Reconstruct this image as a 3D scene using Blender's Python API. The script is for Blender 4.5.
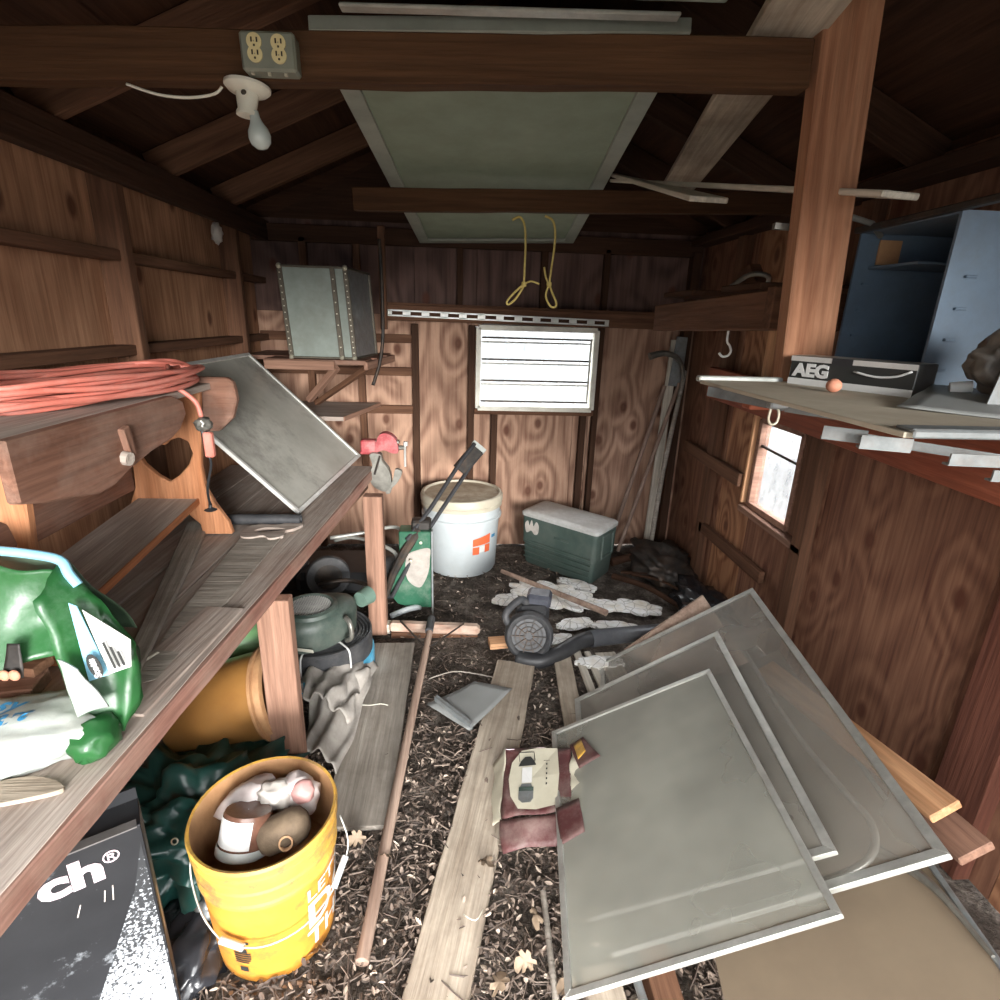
import bpy, bmesh, math, random
from mathutils import Vector, Matrix, Euler, noise
from mathutils.geometry import tessellate_polygon
random.seed(7)
V = Vector
SC = bpy.context.scene
for o in list(bpy.data.objects): bpy.data.objects.remove(o)
COL = SC.collection

# ------------------------------------------------------------------ camera
FPX = 555.0
cd = bpy.data.cameras.new('camera'); cam = bpy.data.objects.new('camera', cd); COL.objects.link(cam)
cd.sensor_width = 36; cd.sensor_fit = 'HORIZONTAL'; cd.lens = 36 * FPX / 1000; cd.clip_start = .02
yaw, pitch, roll = map(math.radians, (4.5, 18.2, 1.8))
f = V((math.sin(yaw)*math.cos(pitch), math.cos(yaw)*math.cos(pitch), -math.sin(pitch)))
rt = V((math.cos(yaw), -math.sin(yaw), 0)); up = rt.cross(f)
r2 = rt*math.cos(roll) + up*math.sin(roll); u2 = -rt*math.sin(roll) + up*math.cos(roll)
cm = Matrix((r2, u2, -f)).transposed().to_4x4(); cm.translation = (0, 0, 1.5)
cam.matrix_world = cm; SC.camera = cam

# ------------------------------------------------------------------ world and light
W = bpy.data.worlds.new('sky'); SC.world = W; W.use_nodes = True
nt = W.node_tree; nt.nodes.clear()
wo = nt.nodes.new('ShaderNodeOutputWorld'); bg = nt.nodes.new('ShaderNodeBackground')
tc = nt.nodes.new('ShaderNodeTexCoord'); sx = nt.nodes.new('ShaderNodeSeparateXYZ'); cr = nt.nodes.new('ShaderNodeValToRGB')
nt.links.new(tc.outputs['Generated'], sx.inputs[0]); nt.links.new(sx.outputs[2], cr.inputs[0])
cr.color_ramp.elements[0].position = 0; cr.color_ramp.elements[0].color = (.085, .092, .10, 1)
cr.color_ramp.elements[1].position = .8; cr.color_ramp.elements[1].color = (1.0, 1.0, 1.0, 1)
nt.links.new(cr.outputs[0], bg.inputs[0]); bg.inputs[1].default_value = 12
nt.links.new(bg.outputs[0], wo.inputs[0])

def area(name, loc, rot, sx_, sy_, power=0, portal=False, col=(1, 1, 1)):
    l = bpy.data.lights.new(name, 'AREA'); l.shape = 'RECTANGLE'; l.size = sx_; l.size_y = sy_; l.energy = power; l.color = col
    if portal: l.cycles.is_portal = True
    o = bpy.data.objects.new(name, l); COL.objects.link(o); o.location = loc; o.rotation_euler = rot
    return o
# daylight enters through the open doorway behind the camera and the two windows
area('doorway_portal', (.12, -.52, .86), (math.radians(90), 0, 0), 2.5, 1.82, 1, True)
area('window_portal', (.48, 3.66, 1.2), (math.radians(-90), 0, 0), .75, .5, 1, True)
area('window_portal', (1.56, 2.4, .85), (0, math.radians(90), 0), .45, .4, 1, True)
sl = bpy.data.lights.new('sun', 'SUN'); sl.energy = 4.0; sl.angle = math.radians(18); sl.color = (1, .98, .95)
so = bpy.data.objects.new('sun', sl); COL.objects.link(so)
so.rotation_euler = V((.24, -1, .15)).to_track_quat('Z', 'Y').to_euler()   # veiled sun behind the photographer

vs = SC.view_settings; vs.view_transform = 'Standard'; vs.look = 'None'; vs.gamma = 1; vs.use_curve_mapping = False
vs.exposure = 0.85

# ------------------------------------------------------------------ materials
def mat(name):
    m = bpy.data.materials.new(name); m.use_nodes = True
    return m, m.node_tree, m.node_tree.nodes['Principled BSDF']
def N(nt, t, **k):
    n = nt.nodes.new(t)
    for a, b in k.items():
        if hasattr(n, a): setattr(n, a, b)
    return n
def coords(nt, scale, rnd=True):
    tc = N(nt, 'ShaderNodeTexCoord'); mp = N(nt, 'ShaderNodeMapping'); mp.inputs['Scale'].default_value = scale
    nt.links.new(tc.outputs['Object'], mp.inputs[0])
    if rnd:
        oi = N(nt, 'ShaderNodeObjectInfo'); mu = N(nt, 'ShaderNodeVectorMath', operation='SCALE')
        cmb = N(nt, 'ShaderNodeCombineXYZ')
        for i in range(3): nt.links.new(oi.outputs['Random'], cmb.inputs[i])
        nt.links.new(cmb.outputs[0], mu.inputs[0]); mu.inputs['Scale'].default_value = 53
        nt.links.new(mu.outputs[0], mp.inputs['Location'])
    return mp.outputs[0]
def ntex(nt, co, sc=1, det=6, rough=.6, dist=0):
    n = N(nt, 'ShaderNodeTexNoise'); n.inputs['Scale'].default_value = sc; n.inputs['Detail'].default_value = det
    n.inputs['Roughness'].default_value = rough; n.inputs['Distortion'].default_value = dist
    nt.links.new(co, n.inputs['Vector']); return n.outputs['Fac']
def ramp(nt, fac, stops):
    r = N(nt, 'ShaderNodeValToRGB'); e = r.color_ramp.elements
    while len(e) < len(stops): e.new(.5)
    for i, (p, c) in enumerate(stops): e[i].position = p; e[i].color = (*c, 1)
    nt.links.new(fac, r.inputs[0]); return r.outputs[0]
def mix(nt, a, b, fac, mode='MIX'):
    m = N(nt, 'ShaderNodeMix', data_type='RGBA', blend_type=mode)
    for s, v in ((m.inputs[0], fac), (m.inputs[6], a), (m.inputs[7], b)):
        if isinstance(v, (int, float)): s.default_value = v
        elif isinstance(v, tuple): s.default_value = (*v, 1)
        else: nt.links.new(v, s)
    return m.outputs[2]
def math_(nt, op, a, b=0.):
    m = N(nt, 'ShaderNodeMath', operation=op)
    for i, v in enumerate((a, b)):
        if isinstance(v, (int, float)): m.inputs[i].default_value = v
        else: nt.links.new(v, m.inputs[i])
    return m.outputs[0]
def bump(nt, b, h, st, dist=.01):
    n = N(nt, 'ShaderNodeBump'); n.inputs['Strength'].default_value = st; n.inputs['Distance'].default_value = dist
    nt.links.new(h, n.inputs['Height']); nt.links.new(n.outputs[0], b.inputs['Normal'])

def wood(name, dark, light, rough=.8, st=.5, patch=None, amt=.5, axis='X'):
    """lumber with grain along the object's own X (or another axis)"""
    m, nt, b = mat(name)
    s = {'X': (1.2, 16, 16), 'Y': (16, 1.2, 16), 'Z': (16, 16, 1.2)}[axis]
    s2 = {'X': (4, 90, 90), 'Y': (90, 4, 90), 'Z': (90, 90, 4)}[axis]
    a = ntex(nt, coords(nt, s), 1, 6, .65, .6); fi = ntex(nt, coords(nt, s2), 1, 3, .6)
    c = ramp(nt, a, [(.28, dark), (.72, light)])
    c = mix(nt, c, ramp(nt, fi, [(.3, (.55, .55, .55)), (.7, (1.25, 1.25, 1.25))]), .55, 'MULTIPLY')
    if patch:
        p = ntex(nt, coords(nt, (5, 5, 5)), 1, 5, .7)
        c = mix(nt, c, patch, math_(nt, 'MULTIPLY', ramp(nt, p, [(.42, (0, 0, 0)), (.68, (1, 1, 1))]), amt))
    nt.links.new(c, b.inputs['Base Color']); b.inputs['Roughness'].default_value = rough
    b.inputs['Specular IOR Level'].default_value = .2
    bump(nt, b, math_(nt, 'ADD', fi, math_(nt, 'MULTIPLY', a, .6)), st, .006)
    return m
def ply(name, dark, light, k=26., rough=.8, patch=(.08, .04, .025), amt=.45, rw=.3):
    """plywood sheet with cathedral grain running up Z, knots and stains"""
    m, nt, b = mat(name)
    co = coords(nt, (2.3, 2.3, .55)); n1 = ntex(nt, co, 1, 2, .45, .2)
    sp = N(nt, 'ShaderNodeSeparateXYZ'); nt.links.new(coords(nt, (1, 1, 1)), sp.inputs[0]); cb = N(nt, 'ShaderNodeCombineXYZ')
    nt.links.new(math_(nt, 'MULTIPLY', math_(nt, 'ADD', sp.outputs[0], sp.outputs[1]), 3.6), cb.inputs[0]); nt.links.new(math_(nt, 'MULTIPLY', sp.outputs[2], 2.3), cb.inputs[1])
    kn = N(nt, 'ShaderNodeTexVoronoi', voronoi_dimensions='2D'); kn.inputs['Scale'].default_value = 1; nt.links.new(cb.outputs[0], kn.inputs['Vector'])
    n1 = math_(nt, 'ADD', n1, math_(nt, 'MULTIPLY', math_(nt, 'MAXIMUM', math_(nt, 'SUBTRACT', .5, kn.outputs['Distance']), 0.), .35))
    rings = math_(nt, 'SINE', math_(nt, 'MULTIPLY', n1, k * 2.2))
    rings = math_(nt, 'ADD', math_(nt, 'MULTIPLY', rings, .5), .5)
    fi = ntex(nt, coords(nt, (70, 70, 2.5)), 1, 4, .6)
    f2 = math_(nt, 'ADD', math_(nt, 'MULTIPLY', rings, rw), math_(nt, 'MULTIPLY', fi, 1-rw))
    c = ramp(nt, f2, [(.22, dark), (.68, light)])
    c = mix(nt, c, (.10, .035, .02), ramp(nt, kn.outputs['Distance'], [(.05, (.85, .85, .85)), (.11, (0, 0, 0))]))
    p = ntex(nt, coords(nt, (2.2, 2.2, 1.1)), 1, 6, .7)
    c = mix(nt, c, patch, math_(nt, 'MULTIPLY', ramp(nt, p, [(.48, (0, 0, 0)), (.7, (1, 1, 1))]), amt))
    nt.links.new(c, b.inputs['Base Color']); b.inputs['Roughness'].default_value = rough
    b.inputs['Specular IOR Level'].default_value = .25
    bump(nt, b, f2, .35, .004)
    return m
def plain(name, c1, c2=None, sc=12, rough=.5, metal=0, st=.1, spec=.5, dirt=None, amt=.6, lo=.45, hi=.7):
    m, nt, b = mat(name); c2 = c2 or tuple(x*.8 for x in c1)
    a = ntex(nt, coords(nt, (sc, sc, sc)), 1, 5, .65)
    c = ramp(nt, a, [(.3, c2), (.7, c1)])
    if dirt:
        p = ntex(nt, coords(nt, (sc*.6, sc*.6, sc*.6)), 1, 8, .75)
        c = mix(nt, c, dirt, math_(nt, 'MULTIPLY', ramp(nt, p, [(lo, (0, 0, 0)), (hi, (1, 1, 1))]), amt))
    nt.links.new(c, b.inputs['Base Color']); b.inputs['Roughness'].default_value = rough; b.inputs['Metallic'].default_value = metal
    b.inputs['Specular IOR Level'].default_value = spec
    if st: bump(nt, b, a, st, .006)
    return m

M = {}
M['wall_l'] = ply('brown_plywood', (.22, .10, .052), (.56, .31, .18), 16, patch=(.12, .05, .024), amt=.35, rw=.14)
M['wall_b'] = ply('back_wall_plywood', (.20, .105, .070), (.47, .29, .20), 30, patch=(.09, .048, .032), amt=.4, rw=.34)
M['wall_b_shade'] = ply('shaded_back_plywood', (.06, .035, .03), (.15, .09, .075), 20)  # back wall above the shelf, with its shade put into the colour
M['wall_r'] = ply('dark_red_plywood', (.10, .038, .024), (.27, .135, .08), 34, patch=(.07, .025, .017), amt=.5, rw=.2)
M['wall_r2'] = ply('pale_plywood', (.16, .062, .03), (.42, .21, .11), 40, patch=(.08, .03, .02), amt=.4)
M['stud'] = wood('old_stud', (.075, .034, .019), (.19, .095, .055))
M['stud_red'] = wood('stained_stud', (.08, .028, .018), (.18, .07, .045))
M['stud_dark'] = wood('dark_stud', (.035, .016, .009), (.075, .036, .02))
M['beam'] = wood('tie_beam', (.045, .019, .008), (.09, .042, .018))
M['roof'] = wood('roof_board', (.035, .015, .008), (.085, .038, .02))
M['redbeam'] = wood('red_ledger', (.17, .040, .020), (.40, .125, .068), rough=.6)
M['post'] = wood('orange_post', (.19, .075, .038), (.50, .26, .15), axis='X')
M['bench'] = wood('dusty_bench_plank', (.27, .215, .18), (.50, .43, .375), patch=(.26, .16, .12), amt=.4)
M['bench_edge'] = wood('bench_edge_wood', (.15, .062, .045), (.40, .22, .17), patch=(.40, .32, .25), amt=.35)
M['leg'] = wood('bench_leg_wood', (.17, .09, .06), (.38, .22, .155))
M['grey_plank'] = wood('weathered_plank', (.24, .21, .175), (.46, .415, .36), patch=(.10, .08, .06), amt=.45)
M['tan_plank'] = wood('tan_plank', (.30, .24, .18), (.58, .50, .40), patch=(.10, .065, .045), amt=.4)
M['pale_wood'] = wood('pale_board', (.46, .41, .33), (.74, .69, .59), patch=(.2, .15, .1), amt=.3)
M['pine'] = wood('pine_board', (.46, .22, .10), (.78, .46, .26))
M['furn'] = wood('stained_pine', (.30, .10, .040), (.58, .255, .115), rough=.5)
M['furn_dusty'] = wood('dusty_walnut', (.14, .062, .038), (.33, .17, .115), rough=.75, patch=(.36, .27, .22), amt=.35)
M['dusttop'] = wood('dusty_top', (.33, .27, .23), (.52, .46, .40))
M['handle'] = wood('handle_wood', (.24, .155, .115), (.50, .37, .29), axis='Y')
M['pole'] = wood('pole_wood', (.20, .13, .10), (.40, .29, .23), axis='Z')
M['dirt'] = None
M['alu'] = plain('dull_aluminium', (.52, .52, .48), (.36, .36, .33), 20, .42, .5, .05, dirt=(.25, .22, .18), amt=.35)
M['alu_b'] = plain('bright_aluminium', (.74, .74, .70), (.55, .55, .52), 20, .4, .35, .05)
M['green_paint'] = plain('grey_green_panel', (.27, .32, .24), (.215, .26, .19), 9, .7, 0, .15)
M['green_frame'] = plain('grey_green_frame', (.36, .385, .33), (.27, .295, .25), 9, .55, .1, .1)
M['steel'] = plain('galvanised_steel', (.30, .325, .33), (.19, .205, .21), 25, .45, .5, .08, dirt=(.2, .15, .1), amt=.4)
M['white_metal'] = plain('white_painted_metal', (.48, .50, .48), (.34, .36, .34), 25, .5, .1, .08, dirt=(.4, .38, .3), amt=.4)
M['blue'] = plain('slate_blue_paint', (.125, .18, .24), (.09, .13, .18), 8, .55, .1, .06, dirt=(.09, .10, .11), amt=.5)
M['black'] = plain('black_plastic', (.035, .036, .038), (.018, .018, .02), 15, .45)
M['rubber'] = plain('dusty_black_rubber', (.050, .052, .056), (.022, .023, .026), 15, .6, dirt=(.16, .15, .14), amt=.4)
M['iron'] = plain('rusty_black_iron', (.06, .055, .05), (.03, .027, .025), 20, .55, .6, dirt=(.16, .09, .05), amt=.5)
M['cord'] = plain('faded_red_cord', (.66, .20, .145), (.54, .15, .11), 8, .5, dirt=(.6, .35, .3), amt=.5)
M['yrope'] = plain('yellow_rope', (.66, .52, .18), (.45, .33, .09), 60, .8, st=.5)
M['green_pl'] = plain('dark_green_plastic', (.022, .115, .062), (.012, .075, .04), 8, .4, dirt=(.28, .29, .25), amt=.55, lo=.5, hi=.75)
M['cooler'] = plain('cooler_green', (.075, .11, .095), (.052, .08, .068), 8, .5, dirt=(.2, .2, .17), amt=.3)
M['cool_lid'] = plain('cooler_white', (.60, .60, .58), (.46, .46, .44), 18, .5, dirt=(.33, .29, .24), amt=.5)
M['bucket_w'] = plain('white_bucket_plastic', (.50, .54, .55), (.43, .47, .48), 9, .4, dirt=(.45, .42, .36), amt=.35, lo=.5, hi=.8)
M['bucket_rim'] = plain('cream_rim', (.52, .48, .38), (.40, .36, .28), 9, .45, dirt=(.4, .34, .25), amt=.4)
M['lid_dirt'] = plain('dirty_lid', (.50, .43, .33), (.32, .25, .17), 14, .8, dirt=(.2, .14, .09), amt=.6)
M['orange'] = plain('yellow_orange_plastic', (.70, .31, .045), (.58, .235, .03), 18, .5, dirt=(.20, .10, .05), amt=.7, lo=.50, hi=.66)
M['yellow'] = plain('faded_yellow_plastic', (.68, .41, .075), (.52, .28, .05), 14, .5, dirt=(.20, .125, .065), amt=.8, lo=.46, hi=.62)
M['amber'] = plain('amber_plastic', (.34, .165, .045), (.24, .11, .03), 6, .35, dirt=(.25, .15, .07), amt=.4)
M['rim_rust'] = plain('brown_stained_rim', (.48, .27, .13), (.33, .17, .08), 20, .6)
M['tarp'] = plain('dark_green_tarp', (.018, .075, .062), (.008, .04, .034), 10, .35, st=.3)
M['blackbag'] = plain('black_polythene', (.03, .032, .036), (.015, .015, .018), 8, .25)
M['trashgrey'] = plain('grey_cloth', (.42, .39, .35), (.27, .245, .22), 14, .9, st=.4, dirt=(.2, .17, .14), amt=.4)
M['bluestrap'] = plain('blue_packaging', (.10, .42, .62), (.06, .30, .48), 20, .45, dirt=(.6, .65, .65), amt=.4, lo=.55, hi=.6)
M['paper'] = plain('dirty_paper', (.62, .58, .53), (.45, .41, .37), 16, .8, st=.3, dirt=(.28, .2, .16), amt=.4)
M['plasticwrap'] = plain('cloudy_plastic', (.60, .54, .52), (.42, .35, .33), 14, .3, st=.4)
M['bag_green'] = plain('glossy_green_bag', (.025, .125, .035), (.012, .065, .018), 7, .35, st=.4, dirt=(.17, .26, .19), amt=.35, lo=.55, hi=.7)
M['bag_in'] = plain('bag_inside', (.14, .22, .15), (.06, .10, .06), 7, .4, st=.3)
M['bag_white'] = plain('white_bag', (.46, .49, .46), (.30, .33, .31), 9, .4, st=.5, dirt=(.35, .3, .22), amt=.3)
M['sky_blue'] = plain('sky_blue_print', (.30, .62, .80), (.24, .54, .72), 10, .35)
M['blue_ink'] = plain('blue_ink', (.03, .20, .38), rough=.4, st=0)
M['white'] = plain('white_print', (.66, .66, .64), (.58, .58, .56), 20, .5, st=0)
M['sash'] = plain('chalky_sash_paint', (.86, .85, .76), (.72, .70, .60), 16, .6, dirt=(.4, .33, .22), amt=.3)
M['bracket'] = plain('dull_bracket_steel', (.19, .205, .205), (.115, .125, .125), 30, .55, .3, .08, dirt=(.14, .09, .06), amt=.4)
M['offwhite'] = plain('offwhite_ceramic', (.68, .66, .56), (.58, .56, .47), 20, .35, st=0)
M['pinkwhite'] = plain('pale_pink_print', (.80, .66, .70), (.72, .58, .62), 20, .5, st=0)
M['darkprint'] = plain('dark_print', (.03, .032, .03), rough=.5, st=0)
M['boxblack'] = plain('scuffed_black_card', (.026, .027, .03), (.016, .017, .019), 6, .35, dirt=(.42, .45, .48), amt=.8, lo=.56, hi=.66)
M['boxside'] = plain('grey_card_side', (.16, .15, .145), (.10, .095, .09), 12, .5)
M['maroon'] = plain('maroon_card', (.105, .030, .030), (.07, .02, .02), 12, .6, dirt=(.35, .3, .26), amt=.4)
M['cream'] = plain('cream_card', (.58, .55, .43), (.46, .43, .33), 10, .6, dirt=(.5, .45, .33), amt=.5)
M['redpaint'] = plain('red_vise_paint', (.40, .045, .055), (.28, .03, .035), 20, .45, dirt=(.5, .35, .32), amt=.5)
M['castgrey'] = plain('bare_cast_metal', (.27, .26, .23), (.15, .145, .125), 25, .4, .6)
M['foam'] = None
M['bulb'] = plain('frosted_bulb', (.48, .53, .50), (.42, .47, .45), 4, .15, st=0)
M['plate'] = plain('grey_cover_plate', (.24, .25, .20), (.19, .20, .16), 12, .5, .3)
M['ivory'] = plain('ivory_outlet', (.66, .56, .30), (.55, .46, .24), 20, .4, st=0)
M['slot'] = plain('dark_slot', (.03, .02, .01), st=0)
M['trunk'] = plain('pale_green_trunk', (.25, .29, .255), (.19, .22, .19), 12, .5, dirt=(.14, .13, .1), amt=.4)
M['brass'] = plain('tarnished_trim', (.12, .10, .07), (.07, .06, .045), 40, .5, .4)
M['rivet'] = plain('nickel_rivet', (.7, .66, .52), rough=.35, metal=.6, st=0)
M['orange_lbl'] = plain('red_orange_label', (.66, .13, .045), (.6, .11, .04), 10, .5, st=0)
M['clay'] = plain('terracotta_ball', (.62, .27, .17), (.5, .2, .12), 20, .7)
M['hull'] = plain('dark_mottled_case', (.20, .175, .15), (.09, .078, .066), 18, .5, dirt=(.3, .2, .12), amt=.4)
M['shelftop'] = plain('dusty_tan_board', (.50, .44, .34), (.38, .33, .25), 8, .85, dirt=(.28, .22, .16), amt=.4)
M['brownsheet'] = plain('brown_hardboard', (.235, .18, .12), (.17, .125, .085), 2.5, .7, st=.05)
M['engine'] = plain('dark_green_engine', (.060, .088, .075), (.034, .052, .043), 10, .5, dirt=(.2, .2, .17), amt=.45)
M['glasspane_dirty'] = plain('dusty_metal_sheet', (.52, .515, .46), (.38, .375, .33), 5, .45, .2, dirt=(.17, .155, .14), amt=.75, lo=.5, hi=.68)
M['lime'] = plain('pale_green_plastic', (.24, .48, .22), (.18, .38, .16), 6, .4)
M['outside_white'] = plain('white_siding', (.28, .29, .30), (.22, .23, .24), 3, .8)
M['outside_blue'] = plain('blue_siding', (.04, .085, .18), (.025, .055, .12), 3, .8)
M['outside_ground'] = plain('pale_gravel', (.085, .082, .072), (.06, .055, .05), 8, .9)

def glassy():
    m, nt, b = mat('louver_glass'); b.inputs['Base Color'].default_value = (.92, .97, .97, 1)
    b.inputs['Roughness'].default_value = .25; b.inputs['Transmission Weight'].default_value = .55; b.inputs['IOR'].default_value = 1.1
    b.inputs['Alpha'].default_value = .55
    return m
M['glass'] = glassy()
def dirtyglass():
    m, nt, b = mat('dirty_window_glass')
    tr = N(nt, 'ShaderNodeBsdfTransparent'); tr.inputs[0].default_value = (.95, .97, 1, 1)
    b.inputs['Base Color'].default_value = (.65, .68, .7, 1); b.inputs['Roughness'].default_value = .3
    mx = N(nt, 'ShaderNodeMixShader'); out = nt.nodes['Material Output']
    p = ntex(nt, coords(nt, (6, 20, 8)), 1, 8, .75)
    nt.links.new(ramp(nt, p, [(.45, (.08, .08, .08)), (.65, (.4, .4, .4))]), mx.inputs[0])
    nt.links.new(tr.outputs[0], mx.inputs[1]); nt.links.new(b.outputs[0], mx.inputs[2]); nt.links.new(mx.outputs[0], out.inputs[0])
    return m
M['dglass'] = dirtyglass()
def screen(name, c, op):
    """fine insect mesh: partly see-through"""
    m, nt, b = mat(name)
    tr = N(nt, 'ShaderNodeBsdfTransparent'); mx = N(nt, 'ShaderNodeMixShader'); out = nt.nodes['Material Output']
    a = ntex(nt, coords(nt, (3, 3, 3)), 1, 3, .5)
    nt.links.new(ramp(nt, a, [(.3, tuple(x*.8 for x in c)), (.7, tuple(x*1.15 for x in c))]), b.inputs['Base Color'])
    b.inputs['Roughness'].default_value = .6; b.inputs['Specular IOR Level'].default_value = .5
    nt.links.new(ramp(nt, a, [(.3, (op-.08,)*3), (.7, (op+.06,)*3)]), mx.inputs[0])
    nt.links.new(tr.outputs[0], mx.inputs[1]); nt.links.new(b.outputs[0], mx.inputs[2]); nt.links.new(mx.outputs[0], out.inputs[0])
    return m
M['mesh_a'] = screen('insect_mesh', (.37, .37, .315), .52)
M['mesh_b'] = screen('insect_mesh_loose', (.37, .345, .295), .46)
M['clearsheet'] = screen('clear_plastic_sheet', (.30, .31, .30), .72)
def dirtmat():
    m, nt, b = mat('earth'); co = coords(nt, (1, 1, 1), False)
    a = ntex(nt, co, 9, 8, .7); a2 = ntex(nt, co, 70, 5, .7)
    c = ramp(nt, a, [(.3, (.045, .036, .029)), (.5, (.12, .098, .08)), (.7, (.33, .285, .245))])
    c = mix(nt, c, ramp(nt, a2, [(.35, (.45, .45, .45)), (.7, (1.5, 1.5, 1.5))]), .8, 'MULTIPLY')
    nt.links.new(c, b.inputs['Base Color']); b.inputs['Roughness'].default_value = .9; b.inputs['Specular IOR Level'].default_value = .2
    bump(nt, b, math_(nt, 'ADD', a, a2), .9, .02); return m
M['dirt'] = dirtmat()
def foammat():
    m, nt, b = mat('cracked_white_plaster'); co = coords(nt, (1, 1, 1))
    v = N(nt, 'ShaderNodeTexVoronoi', feature='DISTANCE_TO_EDGE'); v.inputs['Scale'].default_value = 17; nt.links.new(co, v.inputs['Vector'])
    a = ntex(nt, co, 8, 6, .7)
    c = mix(nt, ramp(nt, a, [(.3, (.72, .66, .54)), (.55, (.92, .92, .90))]), (.26, .24, .2), ramp(nt, v.outputs['Distance'], [(.012, (.55, .55, .55)), (.05, (0, 0, 0))]))
    nt.links.new(c, b.inputs['Base Color']); b.inputs['Roughness'].default_value = .85
    bump(nt, b, v.outputs['Distance'], .3, .01); return m
M['foam'] = foammat()
def littermat():
    m, nt, b = mat('dead_leaf_litter'); at = N(nt, 'ShaderNodeAttribute'); at.attribute_name = 'tone'
    c = ramp(nt, at.outputs['Fac'], [(0, (.045, .032, .025)), (.4, (.15, .11, .085)), (.75, (.34, .265, .21)), (1, (.60, .50, .40))])
    nt.links.new(c, b.inputs['Base Color']); b.inputs['Roughness'].default_value = .75; return m
M['litter'] = littermat()
M['leafpale'] = plain('pale_dry_leaf', (.30, .22, .15), (.20, .145, .095), 30, .7)

# ------------------------------------------------------------------ object helpers
WM = {}
def link(name, me, parent=None, mw=None, mats=(), smooth=False, bev=0, kind=None, seg=1):
    o = bpy.data.objects.new(name, me); COL.objects.link(o)
    for m in mats: me.materials.append(M[m] if isinstance(m, str) else m)
    if smooth:
        for p in me.polygons: p.use_smooth = True
    mw = mw or Matrix.Identity(4)
    o.matrix_world = mw; WM[o] = mw.copy()
    if parent is not None:
        o.parent = parent; o.matrix_parent_inverse = WM[parent].inverted()
    if bev:
        b = o.modifiers.new('bevel', 'BEVEL'); b.width = bev; b.segments = seg; b.limit_method = 'ANGLE'; b.angle_limit = math.radians(40)
    if kind: o['kind'] = kind
    return o
def centre(vs):
    lo = [min(v[i] for v in vs) for i in range(3)]; hi = [max(v[i] for v in vs) for i in range(3)]
    return V([(a+b)/2 for a, b in zip(lo, hi)])
class MB:
    def __init__(s): s.v = []; s.f = []; s.m = []
    def add(s, vs, fs, mi=0):
        n = len(s.v); s.v += [V(v) for v in vs]; s.f += [tuple(i+n for i in q) for q in fs]; s.m += [mi]*len(fs); return s
    def box(s, c, d, R=None, mi=0):
        c = V(c); R = R or Matrix.Identity(3); vs = []
        for x in (-.5, .5):
            for y in (-.5, .5):
                for z in (-.5, .5): vs.append(c + R @ V((x*d[0], y*d[1], z*d[2])))
        return s.add(vs, [(0, 1, 3, 2), (4, 6, 7, 5), (0, 4, 5, 1), (2, 3, 7, 6), (0, 2, 6, 4), (1, 5, 7, 3)], mi)
    def bar(s, p0, p1, w, t, side=None, mi=0):
        p0, p1 = V(p0), V(p1); x = (p1-p0); L = x.length; x.normalize()
        R = frame(x, side); return s.box((p0+p1)/2, (L, w, t), R, mi)
    def tube(s, pts, r, n=8, closed=False, caps=True, mi=0, smoothn=0):
        pts = [V(p) for p in pts]
        if smoothn: pts = catmull(pts, smoothn, closed)
        k = len(pts); rs = r if isinstance(r, (list, tuple)) else [r]*k
        if len(rs) != k: rs = [rs[0] + (rs[-1]-rs[0])*i/(k-1) for i in range(k)]
        vs = []; prev = None
        for i, p in enumerate(pts):
            a = pts[(i-1) % k] if (closed or i) else p; b = pts[(i+1) % k] if (closed or i < k-1) else p
            t = (b-a).normalized()
            if prev is None: q = t.orthogonal().normalized()
            else:
                q = prev - t*prev.dot(t); q = q.normalized() if q.length > 1e-6 else t.orthogonal().normalized()
            prev = q; w = t.cross(q)
            vs += [p + (q*math.cos(2*math.pi*j/n) + w*math.sin(2*math.pi*j/n))*rs[i] for j in range(n)]
        fs = []
        for i in range(k if closed else k-1):
            for j in range(n):
                a = i*n+j; b = i*n+(j+1) % n; c = ((i+1) % k)*n+(j+1) % n; d = ((i+1) % k)*n+j; fs.append((a, b, c, d))
        if caps and not closed: fs += [tuple(range(n))[::-1], tuple(range((k-1)*n, k*n))]
        return s.add(vs, fs, mi)
    def lathe(s, prof, n=32, Mx=None, mi=0, cap0=False, cap1=False):
        Mx = Mx or Matrix.Identity(4); vs = []; fs = []
        for r, z in prof:
            vs += [Mx @ V((r*math.cos(2*math.pi*j/n), r*math.sin(2*math.pi*j/n), z)) for j in range(n)]
        for i in range(len(prof)-1):
            for j in range(n): fs.append((i*n+j, i*n+(j+1) % n, (i+1)*n+(j+1) % n, (i+1)*n+j))
        if cap0: fs.append(tuple(range(n))[::-1])
        if cap1: fs.append(tuple(range((len(prof)-1)*n, len(prof)*n)))
        return s.add(vs, fs, mi)
    def prism(s, poly, t, Mx=None, holes=(), mi=0):
        """2D outline with holes, thickness t centred on z=0, placed by Mx"""
        Mx = Mx or Matrix.Identity(4)
        loops = [[V((x, y, 0)) for x, y in l] for l in (poly, *holes)]
        tris = tessellate_polygon(loops); flat = [p for l in loops for p in l]; n = len(flat)
        vs = [Mx @ (p+V((0, 0, t/2))) for p in flat] + [Mx @ (p-V((0, 0, t/2))) for p in flat]
        fs = []
        for a, b, c in tris:
            nn = (flat[b]-flat[a]).cross(flat[c]-flat[a]).z
            if nn < 0: b, c = c, b
            fs += [(a, b, c), (a+n, c+n, b+n)]
        o = 0
        for l in loops:
            k = len(l)
            for i in range(k): fs.append((o+i, o+(i+1) % k, o+(i+1) % k+n, o+i+n))
            o += k
        return s.add(vs, fs, mi)
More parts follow.
